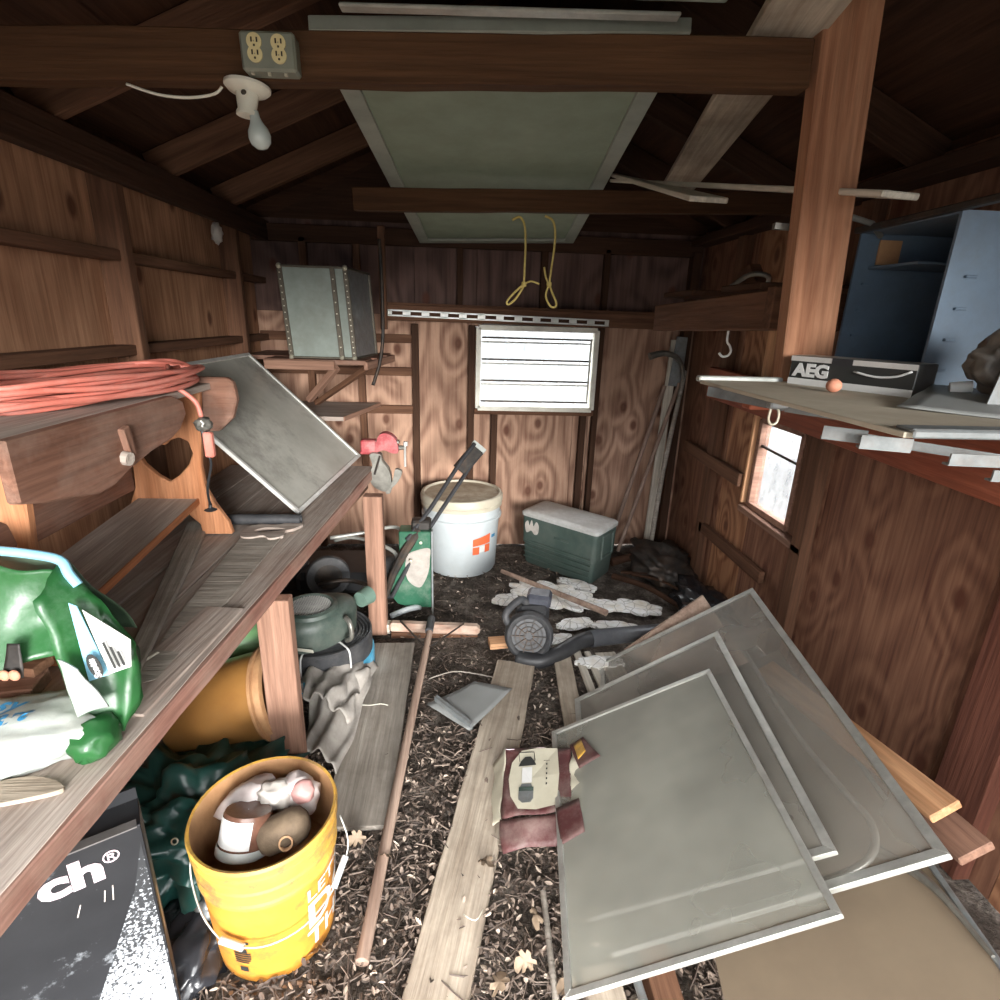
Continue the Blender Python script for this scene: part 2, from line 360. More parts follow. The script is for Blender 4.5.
    def build(s, name, mats, parent=None, smooth=False, bev=0, kind=None, recentre=True, weld=False):
        c = centre(s.v) if recentre else V((0, 0, 0))
        me = bpy.data.meshes.new(name); me.from_pydata([v-c for v in s.v], [], s.f)
        for p, mi in zip(me.polygons, s.m): p.material_index = mi
        bm = bmesh.new(); bm.from_mesh(me)
        if weld: bmesh.ops.remove_doubles(bm, verts=bm.verts, dist=1e-5)
        bmesh.ops.recalc_face_normals(bm, faces=bm.faces); bm.to_mesh(me); bm.free()
        if not isinstance(mats, (list, tuple)): mats = (mats,)
        o = link(name, me, parent, Matrix.Translation(c), mats, False, bev, kind)
        if smooth:
            for p in me.polygons: p.use_smooth = True
            if smooth != 'all':
                bm = bmesh.new(); bm.from_mesh(me)
                for e in bm.edges:
                    if len(e.link_faces) == 2 and e.calc_face_angle(0) > math.radians(38): e.smooth = False
                bm.to_mesh(me); bm.free()
        return o
def frame(x, side=None):
    """columns: x along, y width direction (towards side), z thickness"""
    x = V(x).normalized(); side = V(side) if side is not None else (V((0, 0, 1)).cross(x) if abs(x.z) < .95 else V((1, 0, 0)))
    y = (side - x*side.dot(x)).normalized(); z = x.cross(y)
    return Matrix((x, y, z)).transposed()
def catmull(p, n, closed=False):
    out = []; k = len(p)
    for i in range(k if closed else k-1):
        a = p[(i-1) % k] if (closed or i) else p[i]; b = p[i]; c = p[(i+1) % k]; d = p[(i+2) % k] if (closed or i < k-2) else p[i+1]
        for j in range(n):
            t = j/n; out.append(.5*((2*b)+(-a+c)*t+(2*a-5*b+4*c-d)*t*t+(-a+3*b-3*c+d)*t**3))
    if not closed: out.append(p[-1])
    return out
def board(name, p0, p1, w, t, m, side=None, parent=None, kind=None, rough=0., bev=.0025, w1=None, mw=None):
    """a plank from p0 to p1, its own X along the length; w wide (towards side), t thick"""
    p0, p1 = V(p0), V(p1); L = (p1-p0).length; R = frame(p1-p0, side); n = max(1, int(L/.12)) if rough else 1
    w1 = w if w1 is None else w1
    vs = []; fs = []
    for i in range(n+1):
        x = -L/2+L*i/n; ww = w+(w1-w)*i/n; j = [random.uniform(-rough, rough) for _ in range(4)]
        vs += [V((x, -ww/2+j[0], -t/2)), V((x, ww/2+j[1], -t/2)), V((x, ww/2+j[1], t/2)), V((x, -ww/2+j[0], t/2))]
    for i in range(n):
        for k in range(4): a = i*4+k; b = i*4+(k+1) % 4; fs.append((a, b, b+4, a+4))
    fs += [(3, 2, 1, 0), (n*4, n*4+1, n*4+2, n*4+3)]
    me = bpy.data.meshes.new(name); me.from_pydata(vs, [], fs)
    bm = bmesh.new(); bm.from_mesh(me); bmesh.ops.recalc_face_normals(bm, faces=bm.faces); bm.to_mesh(me); bm.free()
    mw = R.to_4x4(); mw.translation = (p0+p1)/2
    return link(name, me, parent, mw, (m,), False, bev, kind)
def thing(name, label, cat, loc, group=None):
    o = bpy.data.objects.new(name, None); COL.objects.link(o); o.location = loc; o.empty_display_size = .05
    WM[o] = Matrix.Translation(V(loc)); o['label'] = label; o['category'] = cat
    if group: o['group'] = group
    return o
def tag(o, label, cat, group=None, kind=None):
    o['label'] = label; o['category'] = cat
    if group: o['group'] = group
    if kind: o['kind'] = kind
    return o
def lab(o, l): o['label'] = l; return o
def blob(c, d, R=None, amp=.15, sc=3., n=3, seed=0, sq=1.0, name='blob', m='black', parent=None, flat=None):
    """crumpled rounded mass: squashed, noisy sphere"""
    bm = bmesh.new(); bmesh.ops.create_icosphere(bm, subdivisions=n, radius=1)
    R = R or Matrix.Identity(3); c = V(c)
    for v in bm.verts:
        p = v.co.copy(); q = V([math.copysign(abs(x)**sq, x) for x in p])
        k = 1 + amp*noise.noise(p*sc+V((seed, seed*2, 0))) + amp*.5*noise.noise(p*sc*2.3+V((seed, 9, 4)))
        q = V((q.x*d[0], q.y*d[1], q.z*d[2]))*k
        v.co = c + R @ q
        if flat is not None and v.co.z < flat: v.co.z = flat + random.uniform(0, .002)
    me = bpy.data.meshes.new(name); cc = c
    for v in bm.verts: v.co -= cc
    bm.to_mesh(me); bm.free()
    return link(name, me, parent, Matrix.Translation(cc), (m,), True)
def sheet(name, P, nu, nv, m, parent=None, amp=.01, sc=6, thick=.002, seed=0, smooth=True, fold=None):
    """P(u,v)->point, u,v in 0..1; crumpled surface with thickness"""
    vs = []
    for i in range(nu+1):
        for j in range(nv+1):
            p = V(P(i/nu, j/nv)); vs.append(p + V((noise.noise(p*sc+V((seed, 0, 0))), noise.noise(p*sc+V((0, seed+5, 0))), noise.noise(p*sc+V((0, 0, seed+9)))))*amp)
    fs = [(i*(nv+1)+j, (i+1)*(nv+1)+j, (i+1)*(nv+1)+j+1, i*(nv+1)+j+1) for i in range(nu) for j in range(nv)]
    c = centre(vs); me = bpy.data.meshes.new(name); me.from_pydata([v-c for v in vs], [], fs)
    o = link(name, me, parent, Matrix.Translation(c), (m,), smooth)
    s = o.modifiers.new('thickness', 'SOLIDIFY'); s.thickness = thick; s.offset = 0
    return o
def text(body, size, m, origin, xd, yd, parent=None, name='lettering', ext=.0008, bold=0., shear=0., fn=None, sx_=1., align='LEFT'):
    cu = bpy.data.curves.new(name, 'FONT'); cu.body = body; cu.size = size; cu.extrude = ext if not fn else 0; cu.offset = bold; cu.shear = shear
    cu.align_x = align; cu.resolution_u = 3
    o = bpy.data.objects.new('tmp_text', cu); COL.objects.link(o)
    dg = bpy.context.evaluated_depsgraph_get(); dg.update()
    me = bpy.data.meshes.new_from_object(o.evaluated_get(dg)); bpy.data.objects.remove(o); bpy.data.curves.remove(cu)
    me.materials.clear()
    for v in me.vertices: v.co.x *= sx_
    if fn:
        for v in me.vertices: v.co = fn(v.co.x, v.co.y)
        return link(name, me, parent, Matrix.Identity(4), (m,))
    xd = V(xd).normalized(); yd = V(yd); yd = (yd-xd*yd.dot(xd)).normalized(); z = xd.cross(yd)
    mw = Matrix((xd, yd, z)).transposed().to_4x4(); mw.translation = V(origin)
    return link(name, me, parent, mw, (m,))

# ================================================================== STRUCTURE
XL, XR, YB, YF = -1.20, 1.48, 3.58, -.48
TRIM = [0]
def trim(p0, p1, w, t, m='stud', side=None, rough=0.):
    TRIM[0] += 1
    return board('trim_%d' % TRIM[0], p0, p1, w, t, m, side, kind='structure', rough=rough)
# floor of trodden earth
vs = []; nx, ny = 110, 150
for i in range(nx+1):
    for j in range(ny+1):
        x = XL-.02+(XR-XL+.04)*i/nx; y = YF-.3+(YB-YF+.32)*j/ny; p = V((x, y, 0))
        vs.append((x, y, -.012+.012*noise.noise(p*4)+.008*noise.noise(p*17)))
fs = [(i*(ny+1)+j, (i+1)*(ny+1)+j, (i+1)*(ny+1)+j+1, i*(ny+1)+j+1) for i in range(nx) for j in range(ny)]
me = bpy.data.meshes.new('floor'); me.from_pydata(vs, [], fs); link('floor', me, None, None, ('dirt',), True, kind='structure')
MB().box((0, 2, -.16), (26, 26, .2)).build('ground', 'outside_ground', kind='structure')

def wall(name, label=None):
    o = bpy.data.objects.new(name, None); COL.objects.link(o); WM[o] = Matrix.Identity(4); o['kind'] = 'structure'; return o
# left wall: sheets between studs
wl = wall('wall_left')
for y0, y1, z0, z1 in [(YF, .9, 0, 2.02), (.9, 2.1, 0, 2.02), (2.1, 3.12, 0, 2.02), (3.12, YB, 0, 2.02)]:
    MB().box((XL-.01, (y0+y1)/2, (z0+z1)/2), (.018, y1-y0-.003, z1-z0)).build('plywood_panel', 'wall_l', wl)
for y in (.3, 1.05, 2.12, 3.13): trim((XL+.045, y, 0), (XL+.045, y, 1.93), .09, .045, 'stud', (1, 0, 0))
trim((-1.165, YF, 1.65), (-1.165, YB, 1.665), .07, .035, 'stud', (1, 0, 0)); trim((-1.165, YF, 1.36), (-1.165, YB, 1.35), .07, .035, 'stud', (1, 0, 0))
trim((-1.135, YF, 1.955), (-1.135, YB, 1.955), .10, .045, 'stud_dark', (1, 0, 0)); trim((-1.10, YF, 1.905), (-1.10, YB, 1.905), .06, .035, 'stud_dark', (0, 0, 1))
# back wall with window hole x .10-.86, z .95-1.45
wb = wall('wall_back')
WX0, WX1, WZ0, WZ1 = .115, .84, .955, 1.44
MB().box(((XL+WX0)/2-.02, YB+.014, 1.0), (WX0-XL, .02, 2.0)).build('outer_siding', 'roof', wb); MB().box(((XR+WX1)/2+.02, YB+.014, 1.015), (XR-WX1, .02, 1.97)).build('outer_siding', 'roof', wb)
MB().box((.48, YB+.014, 1.72), (.80, .02, .53)).build('outer_siding', 'roof', wb); MB().box((.48, YB+.014, .47), (.80, .02, .93)).build('outer_siding', 'roof', wb)
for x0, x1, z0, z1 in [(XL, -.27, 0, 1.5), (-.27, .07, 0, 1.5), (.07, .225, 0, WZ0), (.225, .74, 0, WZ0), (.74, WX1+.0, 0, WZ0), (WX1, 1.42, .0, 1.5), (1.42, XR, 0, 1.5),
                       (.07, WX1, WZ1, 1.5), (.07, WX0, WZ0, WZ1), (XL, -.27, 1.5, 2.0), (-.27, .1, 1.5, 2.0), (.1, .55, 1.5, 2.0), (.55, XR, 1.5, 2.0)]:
    MB().box(((x0+x1)/2, YB-.005, (z0+z1)/2), (x1-x0-.003, .018, z1-z0-.002)).build('plywood_panel', 'wall_b_shade' if z0 == 1.5 else 'wall_b', wb)  # panels above the shelf line take the plywood with painted shade
MB().prism([(XL, 1.95), (XR, 1.95), (.15, 2.62)], .018, Matrix(((1, 0, 0, 0), (0, 0, -1, YB+.012), (0, 1, 0, 0), (0, 0, 0, 1)))).build('gable_panel', 'stud_dark', wb)
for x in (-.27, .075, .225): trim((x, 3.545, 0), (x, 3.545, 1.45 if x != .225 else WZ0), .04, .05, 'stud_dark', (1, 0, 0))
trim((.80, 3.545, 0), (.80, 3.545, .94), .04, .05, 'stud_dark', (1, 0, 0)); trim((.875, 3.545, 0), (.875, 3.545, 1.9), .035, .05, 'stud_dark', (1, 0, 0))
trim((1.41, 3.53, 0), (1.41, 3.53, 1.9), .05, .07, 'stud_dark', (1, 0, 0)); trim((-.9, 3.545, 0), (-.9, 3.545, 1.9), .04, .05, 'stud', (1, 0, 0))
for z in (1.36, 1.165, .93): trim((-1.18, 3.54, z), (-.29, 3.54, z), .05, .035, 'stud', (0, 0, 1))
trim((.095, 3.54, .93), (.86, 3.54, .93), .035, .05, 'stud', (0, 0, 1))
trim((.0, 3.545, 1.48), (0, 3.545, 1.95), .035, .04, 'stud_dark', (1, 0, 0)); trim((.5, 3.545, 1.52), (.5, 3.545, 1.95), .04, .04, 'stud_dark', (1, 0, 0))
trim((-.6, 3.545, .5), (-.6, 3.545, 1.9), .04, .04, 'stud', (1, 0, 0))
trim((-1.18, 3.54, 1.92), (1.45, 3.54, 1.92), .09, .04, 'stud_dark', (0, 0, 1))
# tall dark post in the rear left corner of the shelf
trim((-.41, 3.2, 1.42), (-.41, 3.2, 1.93), .035, .045, 'stud', (1, 0, 0))
# right wall with window hole y 2.2-2.57, z .63-1.05
wr = wall('wall_right'); QY0, QY1, QZ0, QZ1 = 2.22, 2.57, .64, 1.07
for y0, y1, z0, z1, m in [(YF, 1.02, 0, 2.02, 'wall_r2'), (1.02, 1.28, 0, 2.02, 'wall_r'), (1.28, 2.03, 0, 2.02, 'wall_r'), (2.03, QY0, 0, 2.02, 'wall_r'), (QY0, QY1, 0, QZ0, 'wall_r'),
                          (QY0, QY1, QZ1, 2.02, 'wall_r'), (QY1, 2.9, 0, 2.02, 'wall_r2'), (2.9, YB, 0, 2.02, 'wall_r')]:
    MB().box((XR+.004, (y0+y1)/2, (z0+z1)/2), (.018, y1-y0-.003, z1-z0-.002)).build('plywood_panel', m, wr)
for y, m in ((.1, 'stud_red'), (1.15, 'stud_red'), (2.08, 'stud'), (3.0, 'stud')): trim((XR-.03, y, 0), (XR-.03, y, 1.93), .05, .075 if y != 1.15 else .14, m, (1, 0, 0))
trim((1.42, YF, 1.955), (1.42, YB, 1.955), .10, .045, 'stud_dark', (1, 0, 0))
trim((1.43, 3.33, .77), (1.43, 2.62, .75), .07, .03, 'stud', (0, 0, 1)); trim((1.44, 3.0, .36), (1.44, 2.3, .36), .06, .03, 'stud', (0, 0, 1))
trim((1.375, 3.0, 1.2), (1.375, .2, 1.145), .16, .04, 'redbeam', (0, 0, 1))      # long red ledger over the window
# front wall round the open doorway (behind the photographer)
wf = wall('wall_front')
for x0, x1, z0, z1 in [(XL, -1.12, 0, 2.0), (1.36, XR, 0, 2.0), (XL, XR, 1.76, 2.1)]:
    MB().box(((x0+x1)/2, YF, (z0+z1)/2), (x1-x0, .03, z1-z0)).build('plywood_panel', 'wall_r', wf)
MB().prism([(XL, 2.05), (XR, 2.05), (.15, 2.66)], .02, Matrix(((1, 0, 0, 0), (0, 0, -1, YF), (0, 1, 0, 0), (0, 0, 0, 1)))).build('gable_panel', 'wall_r', wf)
# roof: two slopes of boards, rafters, ridge
ce = wall('ceiling'); RX, RZ = .15, 2.60
for sgn, xe in ((-1, XL-.06), (1, XR+.06)):
    d = V((xe-RX, 0, 1.985-RZ)); dn = d.normalized(); nb = 8; wd = d.length/nb
    for k in range(nb):
        c = V((RX, 0, RZ+.05)) + dn*(wd*(k+.5))
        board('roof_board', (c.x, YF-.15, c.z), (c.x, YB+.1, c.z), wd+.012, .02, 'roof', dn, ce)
for y in (.55, 1.2, 1.85, 2.5, 3.1):
    for xe in (XL+.02, XR-.02):
        t = (xe-RX)/((XL-.06 if xe < 0 else XR+.06)-RX); trim((RX, y, RZ-.02), (xe, y, RZ+(1.985-RZ)*t-.02), .10, .04, 'stud' if xe < 0 else 'stud_dark', (0, 0, 1))
trim((RX, YF, RZ-.04), (RX, YB, RZ-.04), .13, .03, 'stud_dark', (0, 0, 1))
# blocking that closes the eaves and the gable edges
for x_ in (XL-.03, XR+.03): MB().box((x_, (YF+YB)/2, 2.02), (.05, YB-YF+.1, .16)).build('eave_board', 'roof', ce)
for y_ in (YB+.02, YF-.02): MB().prism([(XL-.09, 1.93), (XR+.09, 1.93), (XR+.09, 2.06), (.15, 2.70), (XL-.09, 2.06)], .03, Matrix(((1, 0, 0, 0), (0, 0, -1, y_), (0, 1, 0, 0), (0, 0, 0, 1)))).build('gable_board', 'roof', ce)
MB().box((XL-.03, (YF+YB)/2, 1.0), (.02, YB-YF+.06, 2.0)).build('outer_siding', 'roof', wl)
# tie beams
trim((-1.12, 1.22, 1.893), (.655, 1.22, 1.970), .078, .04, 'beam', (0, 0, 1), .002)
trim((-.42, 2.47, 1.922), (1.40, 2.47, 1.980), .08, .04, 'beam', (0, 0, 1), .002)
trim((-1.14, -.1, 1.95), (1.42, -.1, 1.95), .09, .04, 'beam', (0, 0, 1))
# upright post between the tie beam and the shelf
trim((.767, 1.225, 1.36), (.708, 1.225, 2.28), .112, .04, 'post', (1, 0, 0))
# beams carrying the rear loft on the right
trim((.785, 1.36, 1.538), (.785, 2.26, 1.515), .095, .04, 'stud', (0, 0, 1)); trim((.72, 1.33, 1.54), (1.42, 1.33, 1.54), .095, .035, 'stud', (0, 0, 1))
trim((1.40, 1.28, 1.53), (1.40, 3.5, 1.53), .08, .04, 'stud_dark', (0, 0, 1)); trim((.80, 2.28, 1.52), (1.42, 2.28, 1.52), .07, .035, 'stud_dark', (0, 0, 1))
# window_1: jalousie in the back wall
def structure(name):
    o = bpy.data.objects.new(name, None); COL.objects.link(o); WM[o] = Matrix.Identity(4); o['kind'] = 'structure'; return o
w1 = structure('window_1'); b = MB(); fw = .03
for p0, p1 in [((WX0, WZ0), (WX1, WZ0)), ((WX0, WZ1), (WX1, WZ1)), ((WX0, WZ0), (WX0, WZ1)), ((WX1, WZ0), (WX1, WZ1))]:
    b.bar((p0[0], 3.525, p0[1]), (p1[0], 3.525, p1[1]), fw, .07, (1, 0, 0) if p0[0] == p1[0] else (0, 0, 1))
b.build('window_frame', 'sash', w1, bev=.002)
for k in range(4):
    z = WZ0+.055+k*.128
    board('louver_glass_slat', (WX0+.02, 3.535, z+.038), (WX1-.02, 3.535, z+.038), .112, .005, 'glass', (0, .35, 1), w1)
    board('louver_clip', (WX0+.02, 3.516, z-.012), (WX1-.02, 3.516, z-.012), .011, .012, 'iron', (0, 0, 1), w1)
    board('louver_clip', (WX0+.02, 3.55, z+.09), (WX1-.02, 3.55, z+.092), .010, .010, 'castgrey', (0, 0, 1), w1)
board('window_crank_bar', (WX1-.03, 3.51, WZ0+.05), (WX1-.03, 3.51, WZ1-.05), .012, .01, 'alu', (1, 0, 0), w1)
# window_2: small sash in the right wall
w2 = structure('window_2'); b = MB()
for p0, p1 in [((QY0, QZ0), (QY1, QZ0)), ((QY0, QZ1), (QY1, QZ1)), ((QY0, QZ0), (QY0, QZ1)), ((QY1, QZ0), (QY1, QZ1))]:
    b.bar((XR, p0[0], p0[1]), (XR, p1[0], p1[1]), .03, .05, (0, 1, 0) if p0[0] == p1[0] else (0, 0, 1))
b.build('window_frame', 'leg', w2, bev=.002)
b = MB().bar((XR-.005, QY0, .93), (XR-.005, QY1, .945), .012, .014, (0, 0, 1)); b.build('glazing_bar', 'iron', w2)
MB().box((XR+.004, (QY0+QY1)/2, (QZ0+QZ1)/2), (.004, QY1-QY0, QZ1-QZ0)).build('pane', 'dglass', w2)
board('window_sill', (XR-.03, QY0-.17, .60), (XR-.03, QY1+.03, .615), .03, .05, 'leg', (0, 0, 1), w2)
board('window_casing', (XR-.02, QY1+.035, .64), (XR-.02, QY1+.035, 1.48), .02, .045, 'pine', (0, 1, 0), w2)
board('window_casing', (XR-.02, QY0-.06, .64), (XR-.02, QY0-.06, 1.10), .045, .03, 'stud', (0, 1, 0), w2)
# what stands outside the windows
b = MB()
for k in range(26): b.box((-1.6+k*.2, 6.2, .75), (.17, .03, 1.5))
b.box((1, 6.24, .4), (5.4, .04, .08)); b.box((1, 6.24, 1.2), (5.4, .04, .08))
tag(b.build('picket_fence', 'outside_white', bev=.004), 'pale board fence seen outside through the back louvered window', 'fence')
b = MB().box((4.6, 3.6, 1.2), (.1, 5.2, 2.6))
for k in range(16): b.box((4.54, 3.6, .1+k*.16), (.03, 5.2, .15))
tag(b.build('house_siding', 'outside_blue', bev=.003), 'pale blue siding seen outside through the small side window', 'siding')

# ================================================================== WORKBENCH
wbn = thing('workbench', 'long dusty plank workbench along the left wall with a chipped reddish front edge', 'workbench', (-.8, 1.6, 0))
xs = [-1.16, -1.0, -.86, -.73, -.60]                       # plank edges at the far end
BT = .76
for i in range(4):
    x0, x1 = xs[i], xs[i+1]
    board('bench_plank', ((x0+x1)/2-.055, .25, BT-.021), ((x0+x1)/2+.02, 2.78, BT-.02), x1-x0-.004, .038, 'bench', None, wbn, rough=.0015)
board('front_board', (-.694, .25, BT-.02), (-.504, 2.78, BT-.02), .148, .042, 'bench', None, wbn, rough=.003)
board('edge_strip', (-.622, .25, BT-.024), (-.430, 2.78, BT-.024), .018, .048, 'bench_edge', None, wbn, rough=.002)
board('leg', (-.388, 2.44, 0), (-.388, 2.44, .715), .085, .06, 'leg', (1, 0, 0), wbn); board('leg', (-.530, 1.47, 0), (-.530, 1.47, .715), .095, .045, 'leg', (1, 0, 0), wbn)
board('leg', (-1.10, 2.44, 0), (-1.10, 2.44, .715), .085, .05, 'leg', (1, 0, 0), wbn); board('leg', (-1.10, 1.5, 0), (-1.10, 1.5, .715), .085, .05, 'leg', (1, 0, 0), wbn)
board('rail', (-.70, .3, .685), (-.485, 2.70, .685), .035, .07, 'leg', (0, 0, 1), wbn)
board('foot_block', (-.46, 2.45, .03), (-.33, 2.44, .03), .05, .05, 'pale_wood', None, wbn)

# ---- small decorative bench standing on the workbench
db = thing('wooden_bench', 'small scalloped wooden bench with heart cutout legs standing on the workbench', 'bench', (-.95, 1.5, BT))
board('seat_top', (-.958, .95, 1.262), (-.958, 1.87, 1.262), .318, .020, 'dusttop', None, db, rough=.001)
def XZ(y):  # 2D (x,z) drawn in the plane Y = y
    return Matrix(((1, 0, 0, 0), (0, 0, -1, y), (0, 1, 0, 0), (0, 0, 0, 1)))
def YZ(x):  # 2D (y,z) drawn in the plane X = x
    return Matrix(((0, 0, 1, x), (1, 0, 0, 0), (0, 1, 0, 0), (0, 0, 0, 1)))
def sm2(p, n=4, closed=True): return [(v.x, v.y) for v in catmull([V((a, b, 0)) for a, b in p], n, closed)]
half = [(.135, 1.25), (.125, 1.16), (.118, 1.09), (.108, 1.0), (.112, .93), (.138, .87), (.172, .81), (.182, .765)]
inner = [(.082, .765), (.078, .80), (.045, .835), (0, .85)]
out = [(-.955+a, b) for a, b in half] + [(-.955+a, b) for a, b in inner] + [(-.955-a, b) for a, b in inner[::-1][1:]] + [(-.955-a, b) for a, b in half[::-1]]
hh = [(0, .950), (.034, .972), (.07, 1.01), (.088, 1.05), (.080, 1.085), (.052, 1.10), (.02, 1.09), (0, 1.072)]
heart = [(-.955+a, b) for a, b in hh] + [(-.955-a, b) for a, b in hh[::-1][1:-1]]
def dress(mb, name, m, par, bev=.002): return mb.build(name, m, par, bev=bev)
leg_m = wood('pine_upright', (.34, .13, .055), (.60, .29, .15), rough=.5, axis='Z'); M['furn_z'] = leg_m
for y in (1.085, 1.845): dress(MB().prism(out, .024, XZ(y), [heart]), 'heart_leg', 'furn_z', db, .004)
ap = [(.985, 1.274), (.985, 1.16), (1.05, 1.142), (1.12, 1.130), (1.20, 1.112), (1.27, 1.115), (1.335, 1.134), (1.43, 1.152), (1.52, 1.160), (1.59, 1.180), (1.635, 1.215), (1.625, 1.25), (1.57, 1.272)]
hole = [(1.265, 1.175), (1.295, 1.16), (1.32, 1.17), (1.325, 1.195), (1.30, 1.215), (1.272, 1.205)]
apy = wood('walnut_apron', (.12, .055, .035), (.30, .155, .105), rough=.75, patch=(.36, .27, .22), amt=.4, axis='Y'); M['apron'] = apy
apx = wood('walnut_block', (.12, .055, .035), (.30, .155, .105), rough=.75, patch=(.36, .27, .22), amt=.4, axis='X')
M['apron_x'] = apx
dress(MB().prism(ap, .024, YZ(-.785)), 'apron', 'apron', db, .004)
MB().tube([(-.80, 1.31, 1.168), (-.758, 1.305, 1.163)], [.018, .016], 10).build('tenon_peg', 'dusttop', db, True)
board('wedge', (-.768, 1.33, 1.165), (-.768, 1.315, 1.235), .016, .028, 'apron_x', (1, 0, 0), db)
eb = [(-1.12, 1.29), (-1.12, 1.19), (-1.05, 1.14), (-.97, 1.12), (-.90, 1.135), (-.84, 1.115), (-.79, 1.115), (-.742, 1.16), (-.722, 1.22), (-.728, 1.275), (-.745, 1.29)]
dress(MB().prism(eb, .03, XZ(1.885)), 'end_block', 'apron_x', db, .005)
dress(MB().prism([(.985, 1.262), (.985, 1.14), (1.2, 1.10), (1.5, 1.15), (1.88, 1.12), (1.88, 1.262)], .02, YZ(-1.105)), 'rear_apron', 'apron', db, .003)
board('lower_shelf', (-.975, 1.93, .885), (-.911, 1.10, .864), .195, .02, 'dusttop', None, db, rough=.001)
board('shelf_edge', (-.879, 1.93, .885), (-.815, 1.10, .864), .008, .022, 'furn', None, db)
board('stretcher', (-1.08, 1.17, .98), (-1.08, 1.84, .98), .12, .02, 'furn_dusty', (0, 0, 1), db)

# ---- coiled red extension cord on it
ec = thing('extension_cord', 'coiled faded red extension cord heaped on the small wooden bench', 'cord', (-.95, 1.45, 1.28))
rr = random.Random(3); pts = []
for k in range(15):
    cx, cy = -.940+rr.uniform(-.02, .025), 1.50+rr.uniform(-.04, .05); A = .31+rr.uniform(-.055, .06); B = .125+rr.uniform(-.04, .035); z0 = 1.281+.0036*k
    ang = rr.uniform(-.12, .12)+math.radians(78); steps = 14
    for i in range(steps):
        t = 2*math.pi*i/steps; x = A*math.cos(t); y = B*math.sin(t)
        pts.append((cx+x*math.cos(ang)-y*math.sin(ang), cy+x*math.sin(ang)+y*math.cos(ang), z0+.006*math.sin(3*t+k)+.004))
b = MB().tube(pts, .0068, 8, smoothn=3)
b.build('cord_coil', 'cord', ec, 'all')
MB().tube([(-.85, 1.62, 1.30), (-.80, 1.645, 1.285), (-.757, 1.66, 1.245), (-.748, 1.665, 1.20)], .0068, 8, smoothn=4).build('cord_end', 'cord', ec, 'all')
blob((-.745, 1.665, 1.178), (.022, .022, .022), None, .5, 4, 3, 2, 1, 'taped_plug', 'castgrey', ec)
MB().box((-.735, 1.662, 1.118), (.026, .022, .075)).build('socket_end', 'cord', ec, bev=.004)
pc = thing('power_cord', 'thin black cord hanging from the red plug down to the bench shelf', 'cord', (-.76, 1.66, .92))
MB().tube([(-.738, 1.66, 1.08), (-.742, 1.67, 1.05), (-.775, 1.70, .97), (-.792, 1.74, .905)], .004, 8, smoothn=4).build('cord_length', 'black', pc, 'all')
MB().tube([(-.738, 1.655, 1.082), (-.748, 1.665, 1.12), (-.755, 1.67, 1.17)], .005, 8, smoothn=3).build('plug', 'black', pc, 'all')
MB().lathe([(.016, 0), (.02, .003), (.006, .01), (.004, .03)], 14, Matrix.Translation((-.793, 1.742, .883)), cap0=True, cap1=True).build('disc_end', 'black', pc, True)

# ---- framed dusty sheet leaning from the bench to the wall
def quadframe(t, C4, fw, ft, mf, mp, pane_name='pane', frame_name='frame', pane_off=0, bars=(), pane_t=.0015, corner=True):
    """C4 = four corners of a flat rectangle; rails along the edges, pane inside"""
    C4 = [V(c) for c in C4]; n = (C4[1]-C4[0]).cross(C4[3]-C4[0]).normalized()
    if n.z < 0: n = -n
    for i in range(4):
        a, b_ = C4[i], C4[(i+1) % 4]; inn = (C4[(i+2) % 4]-b_).normalized(); d = (b_-a).normalized()
        vs = []
        prev = (C4[(i-1) % 4]-a).normalized()
        for s in (1, -1):
            o = n*ft/2*s; vs += [a+o, b_+o, b_+(inn-d)*fw+o, a+(prev+d)*fw+o]
        k = MB().add(vs, [(0, 1, 2, 3), (7, 6, 5, 4), (0, 4, 5, 1), (1, 5, 6, 2), (2, 6, 7, 3), (3, 7, 4, 0)]).build(frame_name, mf, t, bev=.0015)
    q = []
    for i in range(4):
        a = C4[i]; q.append(a+((C4[(i+1) % 4]-a).normalized()+(C4[(i-1) % 4]-a).normalized())*fw*.8+n*pane_off)
    MB().add([p+n*pane_t/2 for p in q]+[p-n*pane_t/2 for p in q], [(0, 1, 2, 3), (7, 6, 5, 4), (0, 4, 5, 1), (1, 5, 6, 2), (2, 6, 7, 3), (3, 7, 4, 0)]).build(pane_name, mp, t)
    for fr, w_ in bars:
        a = C4[0].lerp(C4[3], fr); b_ = C4[1].lerp(C4[2], fr); k = MB().bar(a, b_, w_, ft*.8, C4[3]-C4[0]).build('cross_bar', mf, t)
    return n
lp = thing('framed_panel', 'large dusty metal framed sheet leaning from the workbench against the left wall', 'panel', (-.6, 2.5, BT))
quadframe(lp, [(-.60, 2.02, .772), (-.512, 2.86, .79), (-1.05, 2.93, 1.292), (-1.125, 2.05, 1.285)], .017, .014, 'alu_b', 'glasspane_dirty', 'sheet')

# ---- things on the bench top
sw = thing('hand_saw', 'dusty hand saw with a carved wooden handle lying on the workbench', 'saw', (-.66, 1.5, .765))
MB().prism([(-.735, 1.83), (-.60, 1.80), (-.606, 1.40), (-.622, 1.02), (-.66, 1.00), (-.70, 1.30)], .003, Matrix.Translation((0, 0, .7665))).build('blade', 'grey_plank', sw)
hd = sm2([(-.745, 1.87), (-.71, 1.91), (-.65, 1.905), (-.60, 1.93), (-.558, 1.915), (-.572, 1.87), (-.60, 1.845), (-.595, 1.80), (-.63, 1.775), (-.66, 1.80), (-.70, 1.785), (-.735, 1.80)])
hl = sm2([(-.705, 1.845), (-.68, 1.872), (-.63, 1.872), (-.605, 1.86), (-.64, 1.84), (-.68, 1.83)])
MB().prism(hd, .010, Matrix.Translation((0, 0, .769)), [hl]).build('handle', 'bench', sw, bev=.003)
